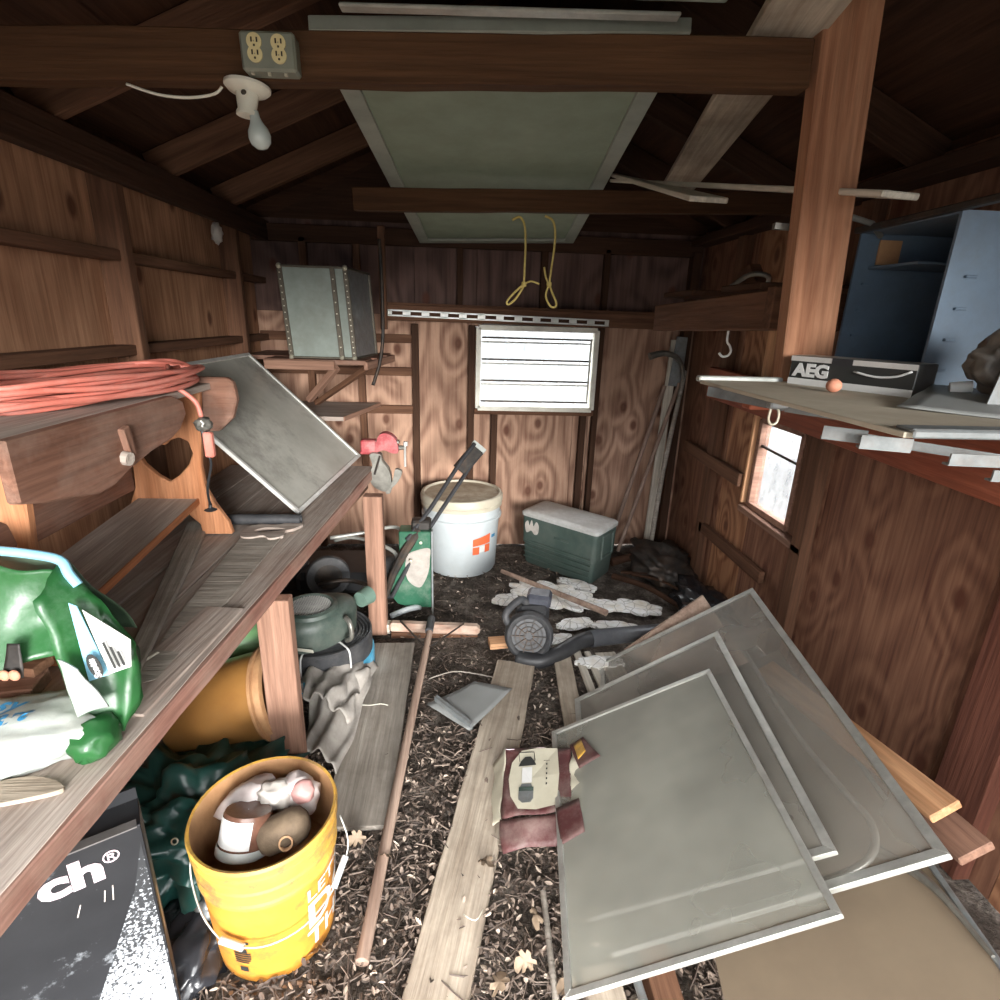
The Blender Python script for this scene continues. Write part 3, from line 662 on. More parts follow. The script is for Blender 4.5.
tag(board('wood_offcut', (-.925, 1.93, .77), (-.672, 1.00, .77), .075, .014, 'grey_plank', None, w1=.035, rough=.001), 'narrow tapering grey offcut lying on the bench beside the saw', 'offcut')
tag(board('wood_sliver', (-.665, 1.12, .766), (-.69, 1.06, .766), .010, .008, 'pale_wood', None), 'tiny pale splinter of wood on the bench near the green bag', 'splinter')
tag(board('thin_board', (-.60, 1.32, .766), (-.655, .92, .764), .10, .006, 'bench', None, w1=.13), 'thin flat grey board lying on the bench below the saw tip', 'board')
bp = MB().lathe([(.019, 0), (.019, .26), (.0145, .26), (.0145, 0)], 20, Matrix(((0, 0, 1, -.83), (1, 0, 0, 1.935), (0, 1, 0, .782), (0, 0, 0, 1)))).build('pipe', 'rubber', None, True)
tag(bp, 'short black plastic pipe lying across the bench behind the heart leg', 'pipe')
ws = [(-.80, .70), (-.76, .745), (-.70, .765), (-.65, .758), (-.622, .738), (-.66, .722), (-.72, .708)]
tag(MB().prism(sm2(ws), .008, Matrix.Translation((0, 0, .766))).build('wood_shim', 'tan_plank', None, bev=.002), 'leaf shaped tan wood shaving on the near end of the workbench', 'shaving')

# vise on the rear corner
vz = thing('bench_vise', 'red and grey bench vise clamped to the rear corner of the workbench', 'vise', (-.38, 2.72, .76))
VY = 2.74
MB().box((-.445, VY, .875), (.075, .055, .065)).box((-.445, VY, .845), (.085, .05, .018)).build('fixed_jaw', 'redpaint', vz, bev=.006)
jaw = sm2([(-.41, .85), (-.405, .90), (-.39, .935), (-.36, .945), (-.325, .93), (-.305, .90), (-.30, .85), (-.33, .845), (-.37, .86)])
MB().prism(jaw, .055, XZ(VY)).build('moving_jaw', 'redpaint', vz, bev=.006)
MB().box((-.36, VY, .898), (.13, .035, .014)).tube([(-.45, VY, .868), (-.262, VY, .868)], .011, 12).build('screw', 'castgrey', vz, bev=.002)
MB().tube([(-.266, VY-.035, .895), (-.268, VY-.01, .87), (-.27, VY+.005, .77)], .0055, 8).lathe([(.011, 0), (.011, .02)], 12, Matrix.Translation((-.262, VY-.03, .885)), cap0=True, cap1=True).build('handle', 'alu_b', vz, True)
body = sm2([(-.435, .845), (-.385, .845), (-.375, .81), (-.345, .765), (-.335, .71), (-.35, .665), (-.375, .655), (-.41, .67), (-.435, .70), (-.44, .745), (-.425, .79)])
MB().prism(body, .05, XZ(VY-.03)).build('clamp_body', 'castgrey', vz, bev=.008)
MB().tube([(-.385, VY-.06, .84), (-.40, VY-.065, .79), (-.415, VY-.06, .745)], .005, 8).build('pivot_lever', 'iron', vz, True)
foot = sm2([(-.315, .765), (-.285, .755), (-.29, .725), (-.312, .69), (-.335, .665), (-.345, .64), (-.365, .638), (-.367, .672), (-.335, .70), (-.325, .73)])
MB().prism(foot, .03, XZ(VY-.02)).build('clamp_foot', 'castgrey', vz, bev=.004)

# ---- green fertiliser bag and white bag on the bench
gb = thing('garden_bag', 'crumpled green and pale blue plastic garden product bag gaping open on the bench', 'bag', (-.7, .9, BT))
P_ = dict(a=(-.80, .925, 1.095), b=(-.688, .93, 1.073), c=(-.628, .925, 1.003), d=(-.578, .905, .930), e=(-.575, .90, .815), f=(-.598, .86, .773), g=(-.640, .835, .775), h=(-.668, .845, .945), i=(-.690, .86, 1.035))
bm = bmesh.new()
front = [bm.verts.new(P_[k]) for k in 'bcdefghi']; back = [bm.verts.new((P_[k][0]-.12, P_[k][1]+.20, max(.765, P_[k][2]-.14))) for k in 'bcdefghi']
bm.faces.new(front)
for i in range(8): bm.faces.new((front[i], front[(i+1) % 8], back[(i+1) % 8], back[i]))
bmesh.ops.triangulate(bm, faces=bm.faces[:]); bmesh.ops.subdivide_edges(bm, edges=bm.edges[:], cuts=4, use_grid_fill=True, smooth=.15)
for v in bm.verts:
    v.co += V((noise.noise(v.co*22), noise.noise(v.co*22+V((5, 0, 0))), noise.noise(v.co*22+V((0, 7, 0)))))*.007
    v.co.z = max(v.co.z, .763)
bmesh.ops.recalc_face_normals(bm, faces=bm.faces); me = bpy.data.meshes.new('bag_side'); bm.to_mesh(me); bm.free()
link('bag_side', me, gb, None, ('bag_green',), True)
# front wall of the bag, rising to the rim, deeply creased
def pf(u, v):   # u left->right, v bottom->top
    L0, L1 = V((-.93, .80, .84)), V((-.90, .90, 1.11)); R0, R1 = V((-.672, .855, .95)), V((-.69, .93, 1.073))
    p = L0.lerp(L1, v).lerp(R0.lerp(R1, v), u); p.y += .02*math.sin(u*9)*(1-v)+.015*math.sin(v*4); p.z -= .012; return p
sheet('bag_front', pf, 26, 18, 'bag_green', gb, .016, 13, .0015, 3)
def pin(u, v):
    p = V((-.93, .96, 1.105)).lerp(V((-.69, .955, 1.07)), u); q = V((-.90, 1.10, .90)).lerp(V((-.66, 1.06, .86)), u); return q.lerp(p, v)
sheet('bag_back', pin, 20, 14, 'bag_in', gb, .014, 11, .0015, 5)
MB().tube([(-.93, .925, 1.118), (-.86, .93, 1.108), (-.80, .93, 1.098), (-.74, .935, 1.088), (-.692, .935, 1.076), (-.675, .925, 1.055), (-.66, .92, 1.035)], .0085, 8, smoothn=4).build('rim_band', 'sky_blue', gb, 'all')
# printed label panels on the side face
def lpatch(name, pts, m, off):
    nn = (V(pts[1])-V(pts[0])).cross(V(pts[2])-V(pts[0])).normalized()
    if nn.dot(V((0, -1, .3))) < 0: nn = -nn
    pp = [V(p)+nn*off for p in pts]; n = len(pp)
    return MB().add(pp+[p-nn*.0015 for p in pp], [tuple(range(n)), tuple(range(n, 2*n))[::-1]]+[(i, (i+1) % n, (i+1) % n+n, i+n) for i in range(n)]).build(name, m, gb)
A_, B_, C_, D_ = V((-.649, .885, 1.025)), V((-.637, .885, 1.019)), V((-.605, .880, .888)), V((-.636, .872, .880))
lpatch('blue_label', [A_, B_, C_, D_], 'sky_blue', .012)
E_, F_, G_, H_ = V((-.633, .887, 1.010)), V((-.566, .889, .950)), V((-.569, .881, .901)), V((-.606, .879, .888))
lpatch('white_label', [E_, F_, G_, H_], 'white', .012)
ud = (C_-B_).normalized(); nrm = (B_-A_).cross(D_-A_).normalized()
if nrm.y > 0: nrm = -nrm
cc = V((-.615, .872, .915))
R3 = Matrix((ud*-1, nrm.cross(ud*-1), nrm)).transposed().to_4x4(); R3.translation = cc+nrm*.021
MB().prism([(.024*math.cos(t*math.pi/10), .0105*math.sin(t*math.pi/10)) for t in range(20)], .001, R3).build('oval_badge', 'darkprint', gb)
text('Scotts', .0155, 'white', cc+nrm*.0225-(ud*-1)*.021-(nrm.cross(ud*-1))*.005, ud*-1, nrm.cross(ud*-1), gb, bold=.0006, sx_=.95)
text('TURF', .03, 'white', V((-.646, .863, .928))+nrm*.012, ud*-1, nrm.cross(ud*-1), gb, sx_=.8) if False else None
for k in range(3):
    p = V((-.588+.008*k, .872, .905+.003*k)); MB().bar(p+nrm*.012, p+nrm*.012+(ud*-1)*(.052-.012*k), .004, .001, nrm.cross(ud)).build('print_line', 'darkprint', gb)
sheet('white_side_patch', lambda u, v: V((-.662, .836, .945)).lerp(V((-.632, .838, .925)), u).lerp(V((-.640, .828, .832)).lerp(V((-.598, .838, .842)), u), v), 8, 12, 'bag_white', gb, .008, 16, .003, 5)  # irregular whitish patch on the near side of the bag
blob((-.79, .842, .925), (.016, .012, .017), None, .1, 3, 2, 1, 1, 'printed_flower', 'amber', gb) if False else None

sheet('printed_figure', lambda u, v: V((-.752, .838, .905)).lerp(V((-.722, .838, .905)), u).lerp(V((-.742, .850, .965)).lerp(V((-.722, .850, .965)), u), v), 5, 8, 'iron', gb, .003, 20, .001, 3)
for dx in (0, .016): blob((-.745+dx, .832, .915), (.009, .005, .010), None, .1, 3, 2, 1, 1, 'printed_flower', 'clay', gb)
wbg = thing('fertilizer_sack', 'white plastic sack with blue script and a green corner on the near bench end', 'bag', (-.72, .82, BT))
SK = blob((-.745, .845, .79), (.135, .085, .045), Euler((0, 0, .22)).to_matrix(), .22, 3, 4, 21, .85, 'sack_body', 'bag_white', wbg, flat=.762)
blob((-.632, .838, .785), (.040, .050, .035), Euler((0, 0, .4)).to_matrix(), .25, 4, 3, 4, .9, 'green_corner', 'bag_green', wbg, flat=.763)
def topz(x, y): return .824 - ((x+.745)**2)*1.3 - (y-.83)**2*3.5
bpy.context.view_layer.update(); SKi = WM[SK].inverted()
def scr(dx, dy, k=1., ang=.18):
    def fn(x, y):
        px_, py_ = dx+(x*math.cos(ang)-y*math.sin(ang))*k, dy+(x*math.sin(ang)+y*math.cos(ang))*k
        hit, loc, nor, idx = SK.ray_cast(SKi @ V((px_, py_, 1.2)), V((0, 0, -1))); return V((px_, py_, (WM[SK] @ loc).z+.0015 if hit else .80))
    return fn
text('easy', .046, 'blue_ink', None, None, None, wbg, fn=scr(-.835, .835), shear=.4, bold=.001)
text('smart', .045, 'blue_ink', None, None, None, wbg, fn=scr(-.825, .800), shear=.4, bold=.001)
blob((-.682, .893, .822), (.014, .012, .008), None, .05, 2, 2, 1, 1, 'round_mark', 'green_pl', wbg)
text('S', .018, 'white', (-.687, .886, .833), (1, .2, 0), (-.2, .9, .5), wbg)
df = thing('wooden_tray', 'dark weathered wooden scrap beside the white sack at the left edge', 'scrap', (-.9, .95, BT))
board('slat', (-.98, .93, .80), (-.80, .965, .80), .07, .03, 'furn_dusty', None, df); board('slat', (-.95, 1.0, .83), (-.80, .98, .83), .05, .02, 'stud', None, df)

# ================================================================== UNDER THE BENCH
# black cardboard box
bx = thing('cardboard_box', 'scuffed black cardboard box with bold pale lettering standing under the near end of the bench', 'box', (-.85, .95, 0))
u = V((.86, .51, 0)).normalized(); w_ = V((-.51, .86, 0)).normalized(); c0 = V((-.598, .850, 0)); KS = .86; H = 1.5-(1.5-.415)*KS; Wd = .42; Dp = .075
def zq(z): return 1.5-(1.5-z)*KS
def bxr(a, b_, z): return c0 - u*a + w_*b_ + V((0, 0, z))
def bxp(a, b_, z): return c0 - u*a*KS + w_*b_*KS + V((0, 0, max(0, zq(z))))
F = [bxr(Wd, 0, 0), bxr(0, 0, 0), bxr(0, 0, H), bxr(Wd, 0, H)]; Bk = [bxr(Wd, Dp, 0), bxr(0, Dp, 0), bxr(0, Dp, H), bxr(Wd, Dp, H)]
MB().add(F+Bk, [(0, 1, 2, 3), (7, 6, 5, 4), (0, 4, 5, 1), (2, 6, 7, 3), (3, 7, 4, 0)]).build('box_body', 'boxblack', bx, bev=.002)
MB().add([bxr(-.001, 0, 0), bxr(-.001, Dp, 0), bxr(-.001, Dp, H), bxr(-.001, 0, H)], [(0, 1, 2, 3)]).build('side_panel', 'boxside', bx)
MB().add([bxp(-.002, .02, .22), bxp(-.002, .055, .22), bxp(-.002, .055, .36), bxp(-.002, .02, .36)], [(0, 1, 2, 3)]).build('side_label', 'steel', bx)
MB().add([bxp(-.002, .02, .05), bxp(-.002, .05, .05), bxp(-.002, .055, .2), bxp(-.002, .02, .2)], [(0, 1, 2, 3)]).build('side_label', 'paper', bx)
MB().bar(bxr(Wd, Dp, H+.01), bxr(0, Dp, H+.012), .03, .004, (0, 0, 1)).build('top_flap', 'boxblack', bx)
MB().bar(bxr(Wd, .005, H+.002), bxr(.005, .005, H+.002), .02, .003, w_).build('fold_edge', 'boxside', bx)
text('ch', .084, 'pinkwhite', bxp(.190, -.002, .318), u, (0, 0, 1), bx, bold=.0035, sx_=1.25)
text('®', .036, 'pinkwhite', bxp(.076, -.002, .350), u, (0, 0, 1), bx)
for k, (a0, z0, a1, z1) in enumerate([(.10, .05, .05, .2), (.05, .2, .02, .26), (.09, .25, .085, .28), (.075, .245, .07, .285), (.14, .24, .13, .27)]):
    MB().bar(bxp(a0, -.001, z0), bxp(a1, -.001, z1), .002, .001, u).build('scratch', 'paper', bx)
def speckle():
    m, nt, b = mat('speckled_print'); co = coords(nt, (1, 1, 1), False); a = ntex(nt, co, 160, 2, .5); sp = N(nt, 'ShaderNodeSeparateXYZ'); tcn = N(nt, 'ShaderNodeTexCoord'); nt.links.new(tcn.outputs['Object'], sp.inputs[0])
    g_ = math_(nt, 'ADD', a, math_(nt, 'MULTIPLY', sp.outputs[2], -.75)); nt.links.new(ramp(nt, g_, [(.44, (.035, .037, .04)), (.60, (.62, .66, .70))]), b.inputs['Base Color']); b.inputs['Roughness'].default_value = .4; return m
MB().add([bxr(.20, -.0015, 0), bxr(.004, -.0015, 0), bxr(.004, -.0015, .53), bxr(.03, -.0015, .42)], [(0, 1, 2, 3)]).build('speckled_print', speckle(), bx)
# tarp heaps
tp = thing('tarpaulin', 'dark green crumpled tarpaulin heaped between the box and the yellow bucket', 'tarp', (-.75, 1.25, 0))
blob((-.76, 1.27, .10), (.30, .22, .16), None, .5, 4.5, 5, 12, .9, 'tarp_heap', 'tarp', tp, flat=0)
for p in [(-.70, 1.10, .235), (-.60, 1.12, .19), (-.63, 1.09, .13)]:
    MB().lathe([(.006, 0), (.009, .002), (.006, .004)], 12, Matrix.Translation(p) @ Euler((1.1, 0, .2)).to_matrix().to_4x4()).build('eyelet', 'rivet', tp)
tag(blob((-.64, 1.00, .035), (.09, .13, .06), None, .4, 3, 4, 3, .9, 'polythene_scrap', 'blackbag', None, flat=0), 'dark torn polythene scraps on the ground left of the yellow bucket', 'scraps')
tag(blob((-.60, 1.035, .10), (.035, .03, .03), None, .5, 2, 3, 8, 1, 'foil_scrap', 'steel', None), 'small silvery crumpled scrap between the tarpaulin and the yellow bucket', 'scrap')
# amber bucket on its side
ab = thing('amber_bucket', 'dull amber plastic bucket lying on its side under the bench', 'bucket', (-.75, 1.62, .1))
ax = V((.96, .03, .24)).normalized(); Rb = frame(ax).to_4x4()
Rb = Matrix((V((0, 0, 1)).cross(ax).normalized(), ax.cross(V((0, 0, 1)).cross(ax).normalized()), ax)).transposed().to_4x4(); Rb.translation = V((-.905, 1.585, .225))
MB().lathe([(.001, 0), (.128, 0), (.135, .01), (.145, .31), (.141, .31), (.131, .015), (.001, .012)], 40, Rb).build('bucket_shell', 'amber', ab, True)
MB().lathe([(.145, .29), (.156, .292), (.158, .302), (.147, .305), (.147, .312), (.157, .314), (.157, .33), (.142, .335), (.140, .30)], 40, Rb).build('rim', 'rim_rust', ab, True)
tag(blob((-.80, 1.85, .30), (.16, .10, .12), Euler((0, .2, .3)).to_matrix(), .10, 2, 3, 40, .6, 'storage_tub', 'lime', None), 'pale green plastic tub showing behind the amber bucket', 'tub')
tag(blob((-.85, 2.05, .10), (.25, .16, .15), None, .35, 3, 4, 17, .9, 'dark_tarpaulin', 'blackbag', None, flat=0), 'black crumpled sheeting in the shadow below the pale green tub', 'sheeting')

# ---- yellow-orange bucket
BC = V((-.452, 1.05, 0))
def cyl(phi, z, off=0.):
    r = .137+(.160-.137)*(z/.38)+off; return V((BC.x+r*math.cos(phi), BC.y+r*math.sin(phi), z))
ob = thing('plastic_bucket', 'yellow and orange plastic bucket full of rubbish standing in the leaf litter', 'bucket', BC)
T0 = Matrix.Translation(BC)
MB().lathe([(.001, .002), (.132, .002), (.137, .012), (.1525, .262)], 56, T0).build('bucket_body', 'orange', ob, True)
MB().lathe([(.1525, .262), (.158, .266), (.158, .274), (.1535, .278), (.1545, .300), (.160, .304), (.160, .312), (.156, .316), (.158, .345), (.164, .349), (.164, .356), (.160, .359), (.161, .374), (.166, .378), (.163, .385), (.157, .383)], 56, T0).build('ribbed_collar', 'yellow', ob, True)
MB().lathe([(.157, .383), (.155, .36), (.147, .20), (.001, .20)], 56, T0).build('inner_wall', 'rim_rust', ob, True)
pts = [cyl(math.radians(a), z, o) for a, z, o in [(-158, .30, .010), (-150, .26, .014), (-132, .215, .016), (-112, .178, .018), (-95, .172, .020), (-75, .168, .02), (-50, .172, .02), (-25, .19, .022), (-5, .225, .03), (5, .26, .032), (14, .31, .012)]]
MB().tube(pts, .0022, 8, smoothn=4).build('wire_bail', 'alu', ob, 'all')
MB().tube([cyl(math.radians(-113), .178, .018), cyl(math.radians(-94), .171, .020)], .008, 12).build('grip', 'bucket_w', ob, True)
MB().tube([cyl(math.radians(-20), .195, .023), cyl(math.radians(-2), .232, .030)], .008, 12).build('grip', 'bucket_w', ob, True)
def wrap(ph0, z0, off=.0015): return lambda x, y: cyl(math.radians(ph0)+x/.15, z0+y, off)
text("LET'S", .052, 'white', None, None, None, ob, fn=wrap(-43, .205), bold=.0006, sx_=1.15)
text("DO", .108, 'white', None, None, None, ob, fn=wrap(-44, .118), bold=.003, sx_=1.1)
text("THIS", .078, 'white', None, None, None, ob, fn=wrap(-44, .050), bold=.0012, sx_=1.1)
def cpatch(ph0, ph1, z0, z1, m, name, off=.0012, n=6):
    b = MB(); vs = []
    for i in range(n+1):
        p = math.radians(ph0+(ph1-ph0)*i/n); vs += [cyl(p, z0, off), cyl(p, z1, off)]
    return b.add(vs, [(2*i, 2*i+2, 2*i+3, 2*i+1) for i in range(n)]).build(name, m, ob)
for ph0, ph1, z0, z1 in [(-110, -106, .12, .155), (-107, -94, .147, .155), (-107, -98, .135, .141), (-104, -97, .118, .130), (-110, -94, .112, .116), (-110, -94, .104, .108), (-110, -94, .096, .1), (-110, -95, .088, .092), (-110, -97, .080, .084), (-107, -99, .050, .066)]:
    cpatch(ph0, ph1, z0, z1, 'darkprint', 'printed_mark')
# rubbish in it
tag(blob((-.510, 1.11, .34), (.070, .05, .050), Euler((0, -.2, .6)).to_matrix(), .28, 3, 3, 3, 1, 'plastic_wrapper', 'plasticwrap', None), 'cloudy crumpled plastic wrapper at the back of the yellow bucket', 'wrapper')
tag(blob((-.400, 1.125, .345), (.055, .040, .060), Euler((0, .2, 0)).to_matrix(), .28, 3, 3, 7, 1, 'plastic_wrapper', 'plasticwrap', None), 'whitish torn plastic wrapper at the rear right rim of the yellow bucket', 'wrapper')
tag(blob((-.445, 1.105, .365), (.042, .032, .035), None, .45, 2.4, 3, 5, .8, 'crumpled_paper', 'paper', None), 'ball of crumpled off-white paper in the middle of the yellow bucket', 'paper')
tag(blob((-.378, 1.105, .375), (.028, .028, .03), None, .15, 2, 3, 15, 1, 'pink_ball', plain('dusty_pink', (.55, .30, .28), (.42, .22, .2), 20, .6), None), 'dusty pink lump beside the crumpled paper in the yellow bucket', 'ball')
jr = thing('jar', 'brown jar with a white label and pale lid lying in the yellow bucket', 'jar', (-.50, 1.01, .33))
axj = V((-.10, -.35, -.75)).normalized(); sdj = V((1, 0, 0)); yj = axj.cross(sdj).normalized(); sdj = yj.cross(axj)
Mj = Matrix((sdj, yj, axj)).transposed().to_4x4(); Mj.translation = V((-.487, 1.035, .372))
MB().lathe([(.001, -.02), (.05, -.02), (.053, -.012), (.053, .055)], 32, Mj).build('jar_body', plain('brown_glass', (.16, .075, .05), (.09, .045, .03), 20, .25), jr, True)
MB().lathe([(.056, .052), (.058, .055), (.058, .072), (.054, .075), (.001, .075)], 32, Mj).build('lid', 'white_metal', jr, True)
cv = V((.35, -.6, .7)); J0 = math.atan2(cv.dot(yj), cv.dot(sdj)); vs = []
for i in range(10):
    a = J0+math.radians(-12+11*i); vs += [Mj @ V((.0545*math.cos(a), .0545*math.sin(a), -.012)), Mj @ V((.0545*math.cos(a), .0545*math.sin(a), .048))]
MB().add(vs, [(2*i, 2*i+2, 2*i+3, 2*i+1) for i in range(9)]).build('label', 'white', jr, 'all')
ct = thing('rusty_canister', 'brown corroded canister lying at the right inside the yellow bucket', 'canister', (-.40, 1.02, .34))
axc = V((.9, .25, .25)).normalized(); Mc = Matrix((V((0, 0, 1)).cross(axc).normalized(), axc.cross(V((0, 0, 1)).cross(axc).normalized()), axc)).transposed().to_4x4(); Mc.translation = V((-.452, 1.005, .335))
rust = plain('brown_corrosion', (.17, .12, .075), (.09, .062, .038), 22, .85, st=.6)
MB().lathe([(.001, 0), (.03, .002), (.040, .015), (.042, .08), (.036, .10), (.02, .112), (.001, .114)], 28, Mc).build('can_body', rust, ct, True)
MB().lathe([(.012, 0), (.016, 0), (.016, .012), (.012, .012)], 20, Matrix.Translation((-.385, .985, .353)) @ Euler((1.0, .3, 0)).to_matrix().to_4x4()).build('nozzle_ring', 'rim_rust', ct, True)

# ---- soaker hose coil, engine, trousers
hc = thing('hose_coil', 'flat black hose coiled in layers with blue wrapping beneath the engine', 'hose', (-.57, 2.1, 0))
for k in range(6):
    R_ = .205-.014*k
    MB().lathe([(R_-.006, .06), (R_, .058), (R_+.001, .205-.002*k), (R_-.006, .212-.003*k), (R_-.011, .205), (R_-.011, .06)], 48, Matrix.Translation((-.575, 2.12, 0))).build('hose_turn', 'rubber', hc, True)
MB().lathe([(.203, .028), (.212, .03), (.213, .115), (.205, .118)], 40, Matrix.Translation((-.575, 2.12, 0))).build('blue_wrap', 'bluestrap', hc, True)
def tie(a):
    a = math.radians(a); c, s = math.cos(a), math.sin(a); q = lambda r, z: V((-.575+r*c, 2.12+r*s, z))
    MB().tube([q(.11, .20), q(.135, .216), (q(.17, .217)), q(.205, .212), q(.217, .18), q(.217, .06)], .004, 6, smoothn=3).build('cable_tie', 'white', hc, 'all')
tie(-48); tie(-100)
eg = thing('lawnmower_engine', 'dark green small engine cowl with a round mesh grille resting on the hose coil', 'engine', (-.58, 2.06, .22))
cowl = sm2([(-.74, 1.98), (-.66, 1.91), (-.54, 1.93), (-.45, 2.03), (-.415, 2.13), (-.44, 2.22), (-.54, 2.24), (-.66, 2.20), (-.73, 2.10)])
b = MB(); c2 = sum((V((x, y, 0)) for x, y in cowl), V())/len(cowl)
prof = [(0.90, .215), (.97, .22), (1.0, .30), (.97, .325), (.86, .345), (.62, .358)]
vs = [V((c2.x+(x-c2.x)*k*.9, c2.y+(y-c2.y)*k*.9, z)) for k, z in prof for x, y in cowl]; n = len(cowl)
b.add(vs, [(i*n+j, i*n+(j+1) % n, (i+1)*n+(j+1) % n, (i+1)*n+j) for i in range(len(prof)-1) for j in range(n)]+[tuple(range(n))[::-1], tuple(range((len(prof)-1)*n, len(prof)*n))])
b.build('cowl', 'engine', eg, True)
Tg = Matrix.Translation((-.60, 2.055, .352))
MB().lathe([(.112, 0), (.108, .014), (.092, .020), (.084, .016), (.082, .004)], 40, Tg).build('grille_ring', 'engine', eg, True)
MB().lathe([(.001, .006), (.083, .006)], 32, Tg).build('grille_recess', 'black', eg)
g = MB()
for k in range(-8, 9):
    L = math.sqrt(max(0, .082**2-(k*.0098)**2))
    if L > .01: g.bar((-.60-L, 2.055+k*.0098, .366), (-.60+L, 2.055+k*.0098, .366), .0022, .002).bar((-.60+k*.0098, 2.055-L, .366), (-.60+k*.0098, 2.055+L, .366), .0022, .002)
g.build('grille', 'alu_b', eg)
MB().tube([(-.43, 2.22, .30), (-.40, 2.27, .30)], [.035, .042], 20).build('filler_cap', plain('dull_green_cap', (.13, .20, .16), (.09, .15, .12), 10, .5), eg, True)
MB().tube([(-.455, 2.02, .33), (-.43, 1.99, .32), (-.425, 1.985, .26), (-.45, 2.0, .235)], .010, 8, smoothn=3).build('pull_bracket', 'castgrey', eg, 'all')
board('tag', (-.63, 1.925, .245), (-.56, 1.915, .24), .02, .004, 'offwhite', (0, -.4, 1), eg)
tr = thing('work_trousers', 'dirty grey folded work trousers draped on the ground beside the bench leg', 'trousers', (-.46, 1.8, 0))
def pt(u, v):
    a = V((-.60, 2.08, .10)).lerp(V((-.345, 2.10, .05)), u); b_ = V((-.52, 1.52, .10)).lerp(V((-.395, 1.50, .03)), u)
    p = a.lerp(b_, v); p.z += .05*math.sin(u*math.pi)+.014*math.sin(u*17+v*5)+.02*math.sin(v*7); return p
sheet('leg_cloth', pt, 34, 44, 'trashgrey', tr, .016, 9, .004, 2)
def pt2(u, v):
    a = V((-.66, 2.02, .13)).lerp(V((-.36, 1.98, .10)), u); b_ = V((-.56, 1.75, .16)).lerp(V((-.40, 1.72, .08)), u)
    p = a.lerp(b_, v); p.z += .035*math.sin(u*math.pi)+.016*math.sin(u*21+v*9); return p
sheet('waist_cloth', pt2, 30, 20, 'trashgrey', tr, .022, 14, .004, 8)

# ---- mower chassis in the shadow
mw_ = thing('push_mower', 'black wheeled mower frame with bent tube handles in the shadow behind the bench leg', 'mower', (-.6, 2.75, 0))
def wheel(c, R_, w, axv):
    axv = V(axv).normalized(); s_ = axv.orthogonal().normalized(); t_ = axv.cross(s_); Mx = Matrix((s_, t_, axv)).transposed().to_4x4(); Mx.translation = V(c)
    MB().lathe([(R_*.62, -w/2), (R_*.95, -w/2), (R_, -w*.3), (R_, w*.3), (R_*.95, w/2), (R_*.62, w/2), (R_*.62, -w/2)], 30, Mx).build('tyre', 'rubber', mw_, True)
    MB().lathe([(.001, -w*.3), (R_*.6, -w*.2), (R_*.63, w*.2), (.001, w*.3)], 24, Mx).build('hub', 'iron', mw_, True)
wheel((-.66, 2.62, .22), .11, .05, (.3, -1, .1)); wheel((-.36, 2.78, .14), .12, .06, (1, -.3, 0)); wheel((-.90, 2.8, .13), .12, .05, (.3, -1, 0))
MB().tube([(-.68, 2.9, .30), (-.58, 2.85, .34), (-.46, 2.8, .335), (-.335, 2.72, .31), (-.32, 2.7, .24)], .010, 8, smoothn=4).build('handle_tube', 'alu', mw_, 'all')
MB().tube([(-.66, 2.72, .39), (-.50, 2.74, .41), (-.36, 2.8, .42), (-.31, 2.85, .38), (-.30, 2.85, .3)], .010, 8, smoothn=4).build('handle_tube', 'alu', mw_, 'all')
MB().tube([(-.66, 2.44, .26), (-.60, 2.42, .285), (-.52, 2.45, .28), (-.44, 2.5, .23)], .011, 8, smoothn=4).build('axle_tube', 'iron', mw_, 'all')
MB().box((-.6, 2.85, .14), (.5, .35, .12)).build('deck', 'black', mw_, bev=.03)
tag(MB().tube([(-.345, 2.56, .02), (-.27, 2.60, .035), (-.20, 2.64, .03)], .016, 10, smoothn=3).build('white_tube', 'bucket_w', None, 'all'), 'short curved white plastic tube on the ground below the green spreader', 'tube')

# ---- green drop spreader with a black folding handle
sp = thing('lawn_spreader', 'green drop spreader with a long black twin bar handle', 'spreader', (-.25, 2.7, 0))
side = [(-.135, .46), (-.135, .03), (-.25, .035), (-.315, .055), (-.355, .11), (-.355, .18), (-.32, .25), (-.30, .32), (-.30, .46)]
MB().prism(side, .10, XZ(2.68)).build('hopper', 'green_pl', sp, bev=.004)
stain = sm2([(-.145, .37), (-.21, .36), (-.26, .33), (-.27, .24), (-.25, .18), (-.20, .15), (-.17, .19), (-.15, .25), (-.145, .31)])
MB().prism(stain, .003, XZ(2.629)).build('dirt_crust', 'trashgrey', sp)
MB().bar((-.132, 2.625, .47), (-.132, 2.625, 0), .008, .03).build('side_bracket', 'steel', sp)
MB().box((-.19, 2.70, .47), (.10, .08, .07)).build('bracket_block', 'iron', sp, bev=.01)
top = V((.118, 2.95, .83)); n1 = V((.135, 2.93, .775))
MB().tube([(-.34, 2.60, .11), (-.19, 2.66, .40), (.07, 2.90, .745), (.125, 2.945, .80)], .011, 8).build('handle_bar', 'black', sp, True)
MB().tube([(-.26, 2.62, .42), (-.14, 2.72, .56), (.02, 2.88, .78), (.085, 2.94, .85)], .011, 8).build('handle_bar', 'black', sp, True)
board('handle_plate', (.0, 2.87, .72), (.105, 2.945, .828), .075, .012, 'iron', (-.5, .3, .6), sp); board('handle_cap', (.100, 2.94, .822), (.116, 2.952, .838), .085, .022, 'white_metal', (-.5, .3, .6), sp)
MB().tube([(-.37, 2.60, .12), (-.33, 2.60, .24), (-.27, 2.62, .36), (-.20, 2.66, .46)], [.016, .028], 8).build('lower_bracket', 'iron', sp, True)
for p in [(-.24, 2.61, .31), (-.19, 2.635, .40)]: MB().lathe([(.001, 0), (.010, 0), (.008, .008), (.001, .009)], 10, Matrix.Translation(p) @ Euler((1.57, 0, 0)).to_matrix().to_4x4()).build('bolt', 'rivet', sp)

